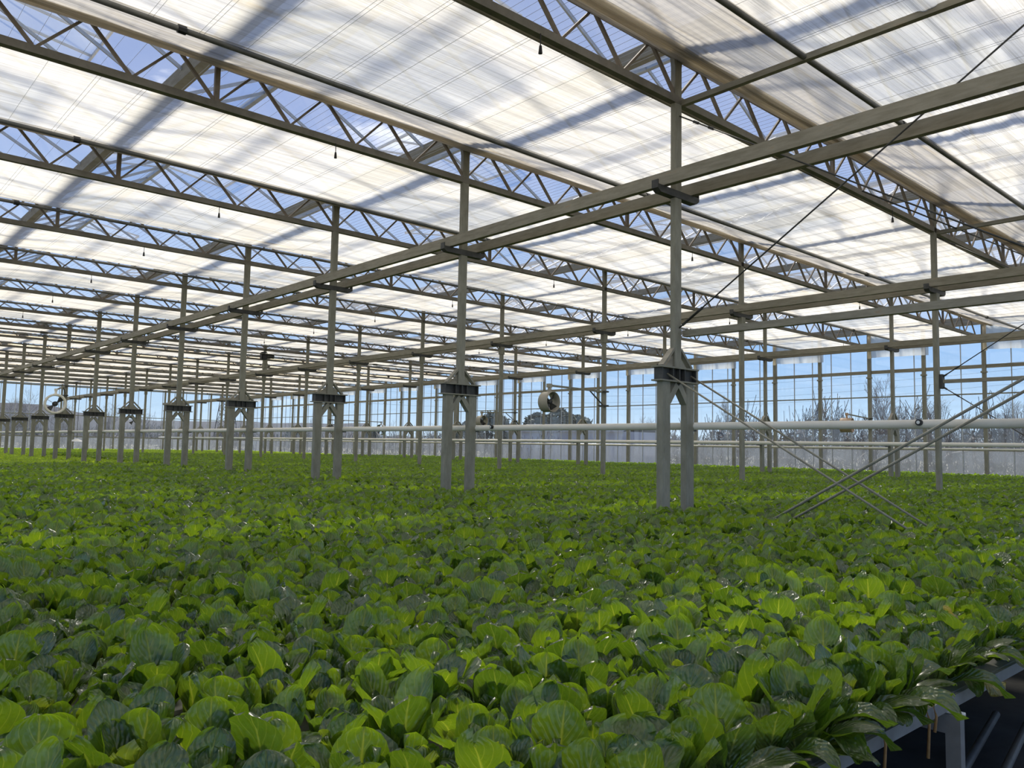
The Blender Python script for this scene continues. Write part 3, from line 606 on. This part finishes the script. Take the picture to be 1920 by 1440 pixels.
# ------------------------------------------------------------------ growing benches
ymax = YW - 0.8; CH_W = 0.17; PITCH = 0.19
STRIPS = [(-1.2, ROWS['A'] - 0.30, 'nearest'), (ROWS['A'] + 0.41, ROWS['B'] - 0.12, 'second'), (ROWS['B'] + 0.12, ROWS['C'] - 0.58, 'third'), (ROWS['C'] + 0.31, XW - 0.9, 'farthest')]
def channel(bm, x0, x1, y, w=CH_W):
    prism(bm, [(y, 0.802), (y + w, 0.802), (y + w, 0.835), (y + w - 0.012, 0.845), (y + 0.012, 0.845), (y, 0.835)], 'x', x0, x1)
for bx0, bx1, bn in STRIPS:
    bed = empty('growing_bench', (0, 1.105, 0)); tag(bed, f'long grey growing bench under the lettuce, {bn} strip between column rows', 'bench', 'growing benches between the column rows')
    cy_ = 1.105; i = 0; rest = bmesh.new(); nch = 14 if bn == 'nearest' else 0
    bm = bmesh.new(); channel(bm, bx0, bx1, 0); fix(bm); chme = bpy.data.meshes.new('channel'); bm.to_mesh(chme); bm.free()
    while cy_ < ymax:
        if i < nch: q = link_me('channel', chme, TRAY, bed); q.location = (0, cy_ - 1.105, 0)
        else: channel(rest, bx0, bx1, cy_ - 1.105)
        cy_ += PITCH; i += 1
    fix(rest); tag(link_mesh('channel_field', rest, TRAY, bed), None, None, None, 'stuff')
    link_mesh('edge_lip', B(box, bx0, bx1, -0.012, -0.003, 0.806, 0.848), TRAY, bed)
    for fx in ((0.4, 3.13, 5.9) if bn == 'nearest' else (bx0 + 1, (bx0 + bx1) / 2, bx1 - 1)):
        link_mesh('cross_beam', B(box, fx - 0.02, fx + 0.02, -0.035, 8.2, 0.715, 0.780), TRAY, bed)
        link_mesh('leg', B(box, fx - 0.02, fx + 0.02, -0.035, 0.015, 0.0, 0.715), TRAY, bed)
        link_mesh('leg', B(box, fx - 0.02, fx + 0.02, 7.9, 7.95, 0.0, 0.715), TRAY, bed)
        bm = bmesh.new(); tube(bm, [(fx, -0.045, 0.789), (fx, 0.5, 0.789)], 0.008, 10); fix(bm); link_mesh('cross_pipe', bm, PIPE, bed, True)
    if bn == 'nearest':
        for hx in (2.75, 3.02):
            bm = bmesh.new(); tube(bm, [(hx, 0.04, 0.838), (hx, 0.04, 0.8475)], 0.024, 12); fix(bm); link_mesh('planting_hole', bm, BLACK, bed)
for n_, (a, b) in enumerate((((3.6, 1.22, 0.14), (5.4, 1.5, 0.16)), ((3.75, 1.42, 0.10), (5.6, 1.72, 0.12)))):
    bm = bmesh.new(); tube(bm, [a, b], 0.022, 12); fix(bm); o = link_mesh('floor_pipe', bm, TUBE, None, True); tag(o, ['nearer', 'farther'][n_] + ' dark pipe lying on the floor under the bench, lower right corner', 'pipe')

# ------------------------------------------------------------------ lettuce
def leaf_mesh(L, W, bend, cup, ruffle, seed, nu=6, nv=8, name='leaf', m=LEAF):
    vs_, fs, uvs = [], [], []
    px, pz, ang = 0.0, 0.0, 0.0; spine = []
    TS = []
    for j in range(nv + 1):
        q = j / nv; TS.append(q * 0.80 / 0.6 if q < 0.6 else 0.80 + 0.20 * math.sin((q - 0.6) / 0.4 * math.pi / 2))
    for j in range(nv + 1):
        t = TS[j]; spine.append((px, pz, ang))
        if j < nv: ang = bend * (t ** 2.0); st = L * (TS[j + 1] - t); px += math.sin(ang) * st; pz += math.cos(ang) * st
    for j in range(nv + 1):
        t = TS[j]
        if t < 0.66:
            q = max(0, (t - 0.06) / 0.60); q = q ** 1.25; q = q * (2 - q); hw = 0.16 + 0.84 * q
        else: hw = (max(0.0, 1 - ((t - 0.66) / 0.342) ** 2.3)) ** 0.5
        hw = max(hw, 0.06) * W / 2
        x0, z0, a = spine[j]
        for i in range(nu + 1):
            u = -1 + 2 * i / nu; au = abs(u)
            c = cup * W * (au ** 1.7) * (0.5 + 0.5 * t); rf = ruffle * W * au * au * noise.noise(Vector((t * 5.5 + seed, u * 1.3, seed * 1.7)))
            pk = 0.05 * W * noise.noise(Vector((t * 9, u * 4.5, seed)))
            d = -(c) + rf + pk
            tipd = (au ** 2) * 0.10 * W * (1 if t > 0.75 else 0)
            y = u * hw * (1 - 0.12 * cup * 4 * au)
            vs_.append((y, x0 + d * math.cos(a), z0 - d * math.sin(a) - tipd * 0)); uvs.append(((u + 1) / 2, t))
    for j in range(nv):
        for i in range(nu):
            a = j * (nu + 1) + i; fs.append((a, a + 1, a + nu + 2, a + nu + 1))
    me = bpy.data.meshes.new(name); me.from_pydata(vs_, [], fs); uvl = me.uv_layers.new(name='UVMap')
    for lp in me.loops: uvl.data[lp.index].uv = uvs[lp.vertex_index]
    me.polygons.foreach_set('use_smooth', [True] * len(me.polygons)); me.materials.append(m); me.update(); return me
rnd = random.Random(3)
BIG = [leaf_mesh(0.215 + 0.03 * rnd.random(), 0.124 + 0.026 * rnd.random(), (0.2, 0.85, 0.45, 0.05, 1.25, 0.6, 0.3, 1.0)[i], (0.10, 0.16, 0.05, 0.2, 0.1, 0.22, -0.04, 0.12)[i], 0.16, i * 3.3, 8, 10, m=(LEAF, LEAF, LEAFD, LEAF, LEAFD, LEAF, LEAFD, LEAF)[i]) for i in range(8)]
MID = [leaf_mesh(0.17, 0.084 + 0.018 * rnd.random(), (0.3, 0.7, 0.1, 0.9)[i], (0.22, 0.3, 0.18, 0.26)[i], 0.18, 40 + i * 2.1, 6, 8, m=(LEAF, LEAFL, LEAF, LEAFL)[i]) for i in range(4)]
SML = [leaf_mesh(0.135, 0.058, (0.1, -0.2, 0.4)[i], (0.4, 0.5, 0.3)[i], 0.25, 70 + i, 4, 6, m=LEAFL) for i in range(3)]
def head_spec(r):
    """list of (mesh, matrix) for one lettuce head"""
    out = []; ph = r.random() * 6.28
    for i in range(5):
        a = ph + i * 1.257 + r.uniform(-0.3, 0.3); out.append((r.choice(BIG), a, r.uniform(0.12, 0.50), r.uniform(0.74, 1.10), 0.012))
    for i in range(3):
        a = ph + 0.8 + i * 2.09 + r.uniform(-0.3, 0.3); out.append((r.choice(BIG if i else MID), a, r.uniform(0.02, 0.30), r.uniform(0.72, 1.02), 0.008))
    for i in range(3):
        a = ph + 1.9 + i * 2.1 + r.uniform(-0.4, 0.4); out.append((r.choice(MID), a, r.uniform(0.0, 0.3), r.uniform(0.8, 1.0), 0.005))
    for i in range(2): out.append((r.choice(SML), ph + 3 * i, 0.12, r.uniform(0.9, 1.35), 0.004))
    res = []
    for me, a, tilt, sc, off in out:
        res.append((me, Matrix.Rotation(a, 4, 'Z') @ Matrix.Translation((0, off, 0)) @ Matrix.Rotation(-tilt, 4, 'X') @ Matrix.Rotation(r.uniform(-0.25, 0.25), 4, 'Z') @ Matrix.Scale(sc, 4)))
    return res
SPECS = [head_spec(random.Random(100 + i)) for i in range(12)]
def joined(spec, name, scale=1.0, override=None, step=1):
    vs_, fs, uvs, mi = [], [], [], []; mats_ = []
    for me, M_ in spec[::step]:
        base = len(vs_); m_ = override or me.materials[0]
        if m_ not in mats_: mats_.append(m_)
        vs_ += [tuple((M_ @ v.co) * scale) for v in me.vertices]
        uvd = me.uv_layers[0].data
        for p in me.polygons:
            fs.append([base + q for q in p.vertices]); mi.append(mats_.index(m_)); uvs += [tuple(uvd[q].uv) for q in p.loop_indices]
    me2 = bpy.data.meshes.new(name); me2.from_pydata(vs_, [], fs); u2 = me2.uv_layers.new(name='UVMap')
    for i_, uv_ in enumerate(uvs): u2.data[i_].uv = uv_
    for m_ in mats_: me2.materials.append(m_)
    me2.polygons.foreach_set('material_index', mi); me2.polygons.foreach_set('use_smooth', [True] * len(mi)); me2.update(); return me2

# planting grid: channel rows along X, plants every 0.19 m, narrow walkways under the column rows
r = random.Random(11); spots = []; light = []
iy = 0; y = 1.175
yaw0 = math.atan2(0.6664, 0.7414)
while y < YW - 1.2:
    x = -1.1 + (0.095 if iy % 2 else 0)
    while x < XW - 1.0:
        if x > 0.10 * y - 1.6:
            gap = any(abs(x - (c + (0.0))) < 0.17 for c in ROWS.values())
            onpost = False
            if not gap:
                px_, py_ = x + r.gauss(0, 0.014), y + r.gauss(0, 0.012)
                lt = (y > 42.5) or (x < 8.7 and y > 23.5 + (8.7 - x) * 0.0 + (0 if x > 3 else -4))
                if not any(abs(x - (xx_)) < 0.12 and abs(y - yy2) < 0.1 for xx_, yy2 in ((3.0, 1.175),)): (light if lt else spots).append((px_, py_))
        x += 0.17
    y += PITCH; iy += 1
def tocam(p):
    d = Vector((p[0], p[1], 1.05 - 1.7)); return d.dot(F), d.dot(R), d.dot(U)
def vis(p):
    z, x_, y_ = tocam(p); return z > 0.3 and abs(x_) < z * 0.70 and -0.58 * z < y_
visible = sorted([p for p in spots if vis(p)], key=lambda p: tocam(p)[0])
hero = visible[:275]; heroset = set(hero); edge_y = 1.2
GZ = 0.845
proto_heads = []
def lettuce_label(p):
    z, x_, y_ = tocam(p); sx = 960 + 1488 * x_ / z
    band = 'left' if sx < 640 else ('centre' if sx < 1280 else 'right')
    return band
GROUPS = {'left': ('upright round-leaved romaine lettuce in the front bed, lower left of the picture', 'front romaine heads, left'),
          'centre': ('upright round-leaved romaine lettuce in the front bed, lower centre of the picture', 'front romaine heads, centre'),
          'right': ('upright round-leaved romaine lettuce in the front bed, lower right of the picture', 'front romaine heads, right')}
def nth(i_): return f'{i_}' + ('th' if 10 <= i_ % 100 <= 20 else {1: 'st', 2: 'nd', 3: 'rd'}.get(i_ % 10, 'th'))
rowsof = {}
for p in hero: rowsof.setdefault(round((p[1] - 1.175) / PITCH), []).append(p)
rank = {}
for ri, ps in rowsof.items():
    inview = sorted(ps, key=lambda q: tocam(q)[1] / tocam(q)[0])
    for j, q in enumerate(inview): rank[q] = (ri, j)
for p in hero:
    k = r.randrange(len(SPECS)); h = empty('lettuce_head', (p[0], p[1], GZ), r.uniform(0, 6.28)); s_ = r.uniform(0.88, 1.10); h.scale = (s_,) * 3
    b = lettuce_label(p); edge = p[1] < 1.27 and p[0] > 1.6; ri, j = rank[p]
    if edge: tag(h, f'{nth(j + 1)} romaine head from the left along the bench edge, long leaves hanging outwards', 'lettuce', 'romaine heads on the bench edge')
    else: tag(h, f'upright round-leaved romaine head, {nth(j + 1)} from the left in the {nth(ri + 1)} row from the front', 'lettuce', GROUPS[b][1])
    for me, M_ in SPECS[k]:
        q = bpy.data.objects.new('leaf', me); COL.objects.link(q); q.parent = h; q.matrix_local = M_
# long drooping outer leaves at the bench edge
LONG = [leaf_mesh(0.30, 0.115, (1.5, 1.9, 1.2)[i], (0.10, 0.2, -0.03)[i], 0.3, 90 + i * 2, 8, 12, m=(LEAF, LEAFD, LEAF)[i]) for i in range(3)]
edge_heads = [o for o in COL.objects if o.name.startswith('lettuce_head') and o.get('group') == 'romaine heads on the bench edge']
for h in edge_heads:
    for j in range(3):
        q = bpy.data.objects.new('leaf', r.choice(LONG)); COL.objects.link(q); q.parent = h
        a = math.pi + r.uniform(-1.0, 1.0) - h.rotation_euler.z   # towards -Y
        q.matrix_local = Matrix.Rotation(a, 4, 'Z') @ Matrix.Rotation(-r.uniform(0.5, 1.1), 4, 'X') @ Matrix.Scale(r.uniform(0.7, 0.95), 4)
# yellow dead leaf and dried stems on the bench edge
for (x, y_, z, a, tl, sc, mm, lab) in ((3.36, 1.16, 0.875, 2.9, 1.5, 0.80, LEAFY, 'withered yellow leaf lying over the bench edge'),
                                       (3.62, 1.22, 0.98, 0.6, 0.4, 0.55, LEAFY, 'browned yellow leaf standing among the edge plants'),
                                       (3.10, 1.16, 0.855, 2.2, 1.5, 0.42, LEAFY, 'small yellow leaf beside the empty planting hole')):
    me = leaf_mesh(0.22, 0.10, 1.3, 0.2, 0.5, x * 9, 6, 9, m=mm); o = bpy.data.objects.new('fallen_leaf', me); COL.objects.link(o)
    o.matrix_world = Matrix.Translation((x, y_, z)) @ Matrix.Rotation(a, 4, 'Z') @ Matrix.Rotation(-tl, 4, 'X') @ Matrix.Scale(sc, 4); tag(o, lab, 'leaf')
for n_, (x, L_) in enumerate(((2.86, 0.10), (2.52, 0.08), (2.92, 0.03))):
    bm = bmesh.new(); tube(bm, [(x, 1.13, 0.855), (x, 1.088, 0.855), (x + 0.01, 1.082, 0.82), (x - 0.005, 1.083, 0.80 - L_)], 0.002, 6, 0.0055); fix(bm)
    o = link_mesh('dried_stem', bm, DRY, None, True); tag(o, ['orange dried stem dangling from the bench edge above the frame leg', 'orange dried stem dangling from the bench edge at the lower left', 'short dried stem at the empty planting hole'][n_], 'stem')

# everything farther away: instanced heads on points
def point_mesh(name, pts, z):
    me = bpy.data.meshes.new(name); me.from_pydata([(p[0], p[1], z) for p in pts], [], []); me.update(); return me
def scatter(obj, sources, smin, smax, tilt=0.0):
    c = bpy.data.collections.new(obj.name + '_source')
    for s_ in sources: c.objects.link(s_)
    ng = bpy.data.node_groups.new(obj.name + '_nodes', 'GeometryNodeTree')
    ng.interface.new_socket(name='Geometry', in_out='INPUT', socket_type='NodeSocketGeometry'); ng.interface.new_socket(name='Geometry', in_out='OUTPUT', socket_type='NodeSocketGeometry')
    N = ng.nodes; Lk = ng.links
    gi = N.new('NodeGroupInput'); go = N.new('NodeGroupOutput'); ip = N.new('GeometryNodeInstanceOnPoints'); ci = N.new('GeometryNodeCollectionInfo')
    ci.inputs['Collection'].default_value = c; ci.inputs['Separate Children'].default_value = True; ci.inputs['Reset Children'].default_value = True
    rr = N.new('FunctionNodeRandomValue'); rr.data_type = 'FLOAT_VECTOR'; rr.inputs[0].default_value = (-tilt, -tilt, 0); rr.inputs[1].default_value = (tilt, tilt, 6.283)
    rs = N.new('FunctionNodeRandomValue'); rs.data_type = 'FLOAT'; rs.inputs[2].default_value = smin; rs.inputs[3].default_value = smax; rs.inputs['Seed'].default_value = 5
    ri = N.new('FunctionNodeRandomValue'); ri.data_type = 'INT'; ri.inputs[4].default_value = 0; ri.inputs[5].default_value = len(sources) - 1; ri.inputs['Seed'].default_value = 9
    ip.inputs['Pick Instance'].default_value = True
    Lk.new(gi.outputs[0], ip.inputs['Points']); Lk.new(ci.outputs[0], ip.inputs['Instance']); Lk.new(rr.outputs[0], ip.inputs['Rotation'])
    Lk.new(rs.outputs[1], ip.inputs['Scale']); Lk.new(ri.outputs[2], ip.inputs['Instance Index']); Lk.new(ip.outputs[0], go.inputs[0])
    md = obj.modifiers.new('scatter', 'NODES'); md.node_group = ng
    return obj
srcs = [bpy.data.objects.new('head_source', joined(s_, 'head_mesh')) for s_ in SPECS[:8]]
restp = [p for p in spots if p not in heroset]
o = link_me('lettuce_field', point_mesh('lettuce_points', restp, GZ), None); scatter(o, srcs, 0.88, 1.12, 0.06)
tag(o, 'mass of romaine lettuce filling the benches beyond the front rows', 'lettuce', None, 'stuff')
srcl = [bpy.data.objects.new('young_source', joined(s_, 'young_mesh', 0.62, SEED, 2)) for s_ in SPECS[3:6]]
o = link_me('young_plant_field', point_mesh('young_points', light, GZ), None); scatter(o, srcl, 0.85, 1.2, 0.2)
tag(o, 'bright light green young plants on the far benches', 'young plants', None, 'stuff')

# ------------------------------------------------------------------ outside the glass
def tree_mesh(seed, H, spread, levels=6, trunk=0.018, lean=0.0, dens=1.0):
    r_ = random.Random(seed); bm = bmesh.new()
    def seg(a, b, ra, rb): tube(bm, [a, b], ra, 4 if ra > 0.02 * H / 8 else 3, rb, caps=False)
    def grow(p, d, L, rad, lv):
        nseg = 3 if lv < 2 else 2
        for i in range(nseg):
            q = p + d * (L / nseg); seg(p, q, rad * (1 - 0.25 * i / nseg), rad * (1 - 0.25 * (i + 1) / nseg)); p = q
            d = (d + Vector((r_.gauss(0, 0.10), r_.gauss(0, 0.10), 0.06))).normalized()
            if lv < levels and (i > 0 or lv > 0):
                for _ in range(2 if r_.random() < 0.30 * dens else 1):
                    a = r_.uniform(0, 6.28); sd_ = Vector((math.cos(a), math.sin(a), r_.uniform(0.1, 0.8))).normalized()
                    nd = (d * (1 - spread) + sd_ * spread * 1.3).normalized(); grow(p, nd, L * r_.uniform(0.5, 0.72), max(rad * 0.5, 0.008), lv + 1)
        if lv < levels: grow(p, d, L * 0.72, rad * 0.68, lv + 1)
    grow(Vector((0, 0, -0.2)), Vector((lean, 0, 1)).normalized(), H * 0.33, trunk * H / 2.2, 0)
    me = bpy.data.meshes.new('bare_tree'); bm.to_mesh(me); bm.free(); me.materials.append(BARK); return me
TM = [tree_mesh(1, 10, 0.55), tree_mesh(2, 10, 0.48, dens=1.2), tree_mesh(5, 10, 0.30, dens=1.3), tree_mesh(9, 10, 0.6)]
def bare(px, D, ztop, v, lab, grp='bare winter trees outside', rz=0):
    """stand a tree in the direction of picture column px at distance D (m)"""
    d = (F + R * ((px - 960) / 1488.5)); d.z = 0; d.normalize()
    me = TM[v]; zt = max(q.co.z for q in me.vertices); o = bpy.data.objects.new('bare_tree', me); COL.objects.link(o)
    s_ = ztop / zt; o.scale = (s_, s_, s_); o.location = (d.x * D, d.y * D, -0.05); o.rotation_euler = (0, 0, rz); tag(o, lab, 'tree', grp); return o
def zt(px, y, D):
    hy = 838.7 + (px - 960) * 0.01856; c = math.cos(math.atan((px - 960) / 1488.5)); return 1.7 + (hy - y) / 1488.5 * D * c
for i, (px, y, D, v, lab) in enumerate((
    (1636, 690, 62, 2, 'tall slender bare tree outside the glass, right of centre'),
    (1668, 735, 66, 1, 'bare tree just right of the tallest tree outside'),
    (1742, 722, 60, 0, 'rounded bare tree outside between the two right wall posts'),
    (1800, 770, 70, 3, 'low bare tree outside behind the first slim column'),
    (1862, 722, 58, 1, 'wide bare tree outside at the right edge'),
    (1905, 735, 64, 0, 'bare tree outside cut by the right edge of the picture'),
    (1352, 738, 75, 2, 'thin bare tree outside right of the tall front column'),
    (1210, 770, 85, 0, 'bushy bare tree outside left of the tall front column'),
    (1180, 785, 90, 3, 'small bare tree outside left of the bushy one'),
    (1500, 790, 80, 1, 'small bare tree outside between the front column and the tallest tree'),
    (1575, 795, 84, 3, 'low bare tree outside left of the tallest tree'),
    (30, 735, 110, 0, 'leftmost bare tree behind the far end wall'),
    (75, 725, 112, 1, 'second bare tree from the left behind the far end wall'),
    (118, 745, 118, 3, 'third bare tree from the left behind the far end wall'),
    (212, 745, 115, 0, 'bare tree behind the far end wall near the hanging fan'),
    (262, 760, 125, 1, 'bare tree behind the far end wall beside the sixth column'),
    (330, 790, 130, 3, 'low bare tree behind the far end wall near its corner'),
    (590, 775, 120, 0, 'faint bare tree behind the glass left of centre'),
    (740, 785, 115, 1, 'faint bare tree behind the glass near the middle'))):
    bare(px, D, zt(px, y, D), v, lab, rz=i * 1.3)
# evergreens: rounded crowns made of many small tufts on a trunk
def ever_mesh(seed, shape):
    r_ = random.Random(seed); bm = bmesh.new(); tube(bm, [(0, 0, 0), (0, 0, 6)], 0.2, 6, 0.1, caps=False)
    for _ in range(1500):
        a = r_.uniform(0, 6.28); t = r_.random() ** 0.7
        if shape == 'cone': z = 1 + 9 * t; rad = (1 - t) * 2.6 + 0.25
        else: z = 2 + 8 * t; rad = 3.6 * math.sin(math.pi * min(1, 0.12 + 0.88 * t)) ** 0.6
        rr_ = rad * r_.uniform(0.5, 1.0) * (1 + 0.25 * math.sin(a * 3 + seed) + 0.15 * math.sin(z * 2.2))
        c = Vector((math.cos(a) * rr_, math.sin(a) * rr_, z)); s_ = r_.uniform(0.2, 0.42)
        v = [bm.verts.new(c + Vector((r_.gauss(0, s_), r_.gauss(0, s_), r_.gauss(0, s_ * 0.7)))) for _ in range(4)]
        bm.faces.new(v[:3]); bm.faces.new((v[0], v[2], v[3]))
    me = bpy.data.meshes.new('evergreen_tree'); bm.to_mesh(me); bm.free(); me.materials.append(PINE); return me
EV = [ever_mesh(3, 'round'), ever_mesh(4, 'cone'), ever_mesh(8, 'round')]
for i, (px, y, D, v, lab) in enumerate((
    (1050, 770, 95, 0, 'dark rounded evergreen outside beneath the large drum fan'),
    (1085, 780, 97, 2, 'dark evergreen outside just right of the large drum fan'),
    (1008, 776, 99, 2, 'dark evergreen outside left of the large drum fan'),
    (925, 775, 105, 0, 'evergreen outside between the two drum fans'),
    (948, 786, 108, 1, 'small pointed evergreen outside right of the smaller fan'),
    (880, 792, 110, 2, 'evergreen outside behind the smaller drum fan'),
    (860, 800, 112, 1, 'pointed evergreen outside behind the second front column'),
    (560, 800, 135, 0, 'far dark evergreen outside left of the third front column'),
    (700, 806, 130, 2, 'far dark evergreen outside right of the third front column'))):
    d = (F + R * ((px - 960) / 1488.5)); d.z = 0; d.normalize(); o = bpy.data.objects.new('evergreen_tree', EV[v]); COL.objects.link(o)
    s_ = zt(px, y, D) / 10.0; o.scale = (s_ * 1.15, s_ * 1.15, s_); o.location = (d.x * D, d.y * D, 0); o.rotation_euler = (0, 0, i * 1.9); tag(o, lab, 'tree', 'evergreens outside')
# scrub belt and hill
r_ = random.Random(21); bm = bmesh.new()
for i in range(26000):
    px = r_.uniform(-80, 2150); right = px > 760
    D = r_.uniform(48, 80) if px > 1250 else (r_.uniform(80, 120) if right else r_.uniform(100, 140))
    d = (F + R * ((px - 960) / 1488.5)); d.z = 0; d.normalize()
    if (d * D).x < 38 and (d * D).y < YW + 12: continue
    hmax = 2.9 + 2.0 * noise.noise(Vector((px * 0.012, 0, 3))) + (1.0 if px > 1400 else 0)
    c = d * D + Vector((0, 0, r_.uniform(0, hmax)))
    s_ = 0.38
    if i % 3:
        a = c + Vector((r_.gauss(0, s_), r_.gauss(0, s_), abs(r_.gauss(0, s_ * 1.8)))); b = c - Vector((r_.gauss(0, 0.2), r_.gauss(0, 0.2), 0.5)); bar(bm, b, a, 0.022)
    else:
        v = [bm.verts.new(c * 1 + Vector((r_.gauss(0, 0.2), r_.gauss(0, 0.2), r_.gauss(0, 0.16) - 0.3))) for _ in range(3)]; bm.faces.new(v)
o = link_mesh('scrub_belt', bm, SCRUB); tag(o, 'grey brown leafless scrub outside along the foot of the glass walls', 'scrub', None, 'stuff')
bm = bmesh.new(); N_ = 90; top = []
for i in range(N_ + 1):
    px = -300 + 2700 * i / N_; d = (F + R * ((px - 960) / 1488.5)); d.z = 0; d.normalize(); D = 380 if px < 700 else 300
    h = 13 + 6 * noise.noise(Vector((px * 0.004, 1.5, 0))) + 1.2 * noise.noise(Vector((px * 0.05, 7, 0)))
    if px > 700: h = 4.5 + 3 * noise.noise(Vector((px * 0.01, 2, 0))) + 1.0 * noise.noise(Vector((px * 0.07, 5, 0)))
    top.append([bm.verts.new(d * D + Vector((0, 0, -1))), bm.verts.new(d * (D + 25) + Vector((0, 0, h))), bm.verts.new(d * (D + 90) + Vector((0, 0, h * 1.1))), bm.verts.new(d * (D + 170) + Vector((0, 0, -1)))])
for A_, B_ in zip(top, top[1:]):
    for j in range(3): bm.faces.new((A_[j], A_[j + 1], B_[j + 1], B_[j]))
fix(bm); o = link_mesh('wooded_hill', bm, HILLM, None, True); tag(o, 'low blue grey wooded hill on the horizon', None, None, 'structure')
# pale shed outside, beneath the large fan
sh = empty('pale_shed', (60, 66, 0), math.radians(-52)); tag(sh, 'long pale grey shed outside, low behind the glass below the large fan', 'building')
def shed_at(px, D):
    d = (F + R * ((px - 960) / 1488.5)); d.z = 0; d.normalize(); return d * D
p0, p1 = shed_at(955, 86), shed_at(1168, 76); mid = (p0 + p1) / 2; L_ = (p1 - p0).length; sh.location = mid; sh.rotation_euler = (0, 0, math.atan2((p1 - p0).y, (p1 - p0).x))
link_mesh('wall', B(box, -L_ / 2, L_ / 2, 0, 6, 0, 3.4), SHEDM, sh)
bm = bmesh.new(); prism(bm, [(-0.3, 3.38), (3.0, 4.1), (6.3, 3.38), (6.3, 3.5), (3.0, 4.25), (-0.3, 3.5)], 'x', -L_ / 2 - 0.2, L_ / 2 + 0.2); fix(bm); link_mesh('roof', bm, SHEDM, sh)
for wx in (-3.5, 4.0): link_mesh('shed_window', B(box, wx, wx + 1.0, -0.04, 0.01, 1.7, 2.3), WHITE, sh)
# lattice pylon far left of centre
d = shed_at(427, 190); py = empty('lattice_pylon', d); tag(py, 'tall lattice power pylon far behind the glass, left of centre', 'pylon')
bm = bmesh.new(); Hp = 19.0
def pc(s, t, z): w_ = 1.9 * (1 - z / Hp) + 0.3; return (s * w_, t * w_, z)
for s in (-1, 1):
    for t in (-1, 1): bar(bm, pc(s, t, 0), pc(s, t, Hp), 0.13)
zz = [0, 3.5, 6.5, 9, 11.2, 13, 14.6, 16, 17.2, 18.2]
for a, b in zip(zz, zz[1:]):
    for t in (-1, 1):
        bar(bm, pc(-1, t, a), pc(1, t, b), 0.08); bar(bm, pc(1, t, a), pc(-1, t, b), 0.08); bar(bm, pc(t, -1, a), pc(t, 1, b), 0.08); bar(bm, pc(t, 1, a), pc(t, -1, b), 0.08)
fix(bm); link_mesh('tower_frame', bm, HILLM, py)
for z_ in (12.5, 15.3): link_mesh('cross_arm', B(bar, (-3.4, 0, z_), (3.4, 0, z_), 0.16), HILLM, py)
for n_, z_ in enumerate((12.6, 14.0, 15.4, 16.8)):
    bm = bmesh.new(); a = shed_at(427, 190) + Vector((0, 0, z_)); b = shed_at(2050, 190) + Vector((0, 0, z_ + 5)); pts = []
    for i in range(25):
        t = i / 24; q = a.lerp(b, t); q.z -= 5.0 * math.sin(math.pi * t); pts.append(q)
    tube(bm, pts, 0.016, 4); o = link_mesh('power_line', bm, HILLM); tag(o, f'{["lowest", "second lowest", "second highest", "highest"][n_]} thin power line across the sky outside', 'cable', 'power lines outside')
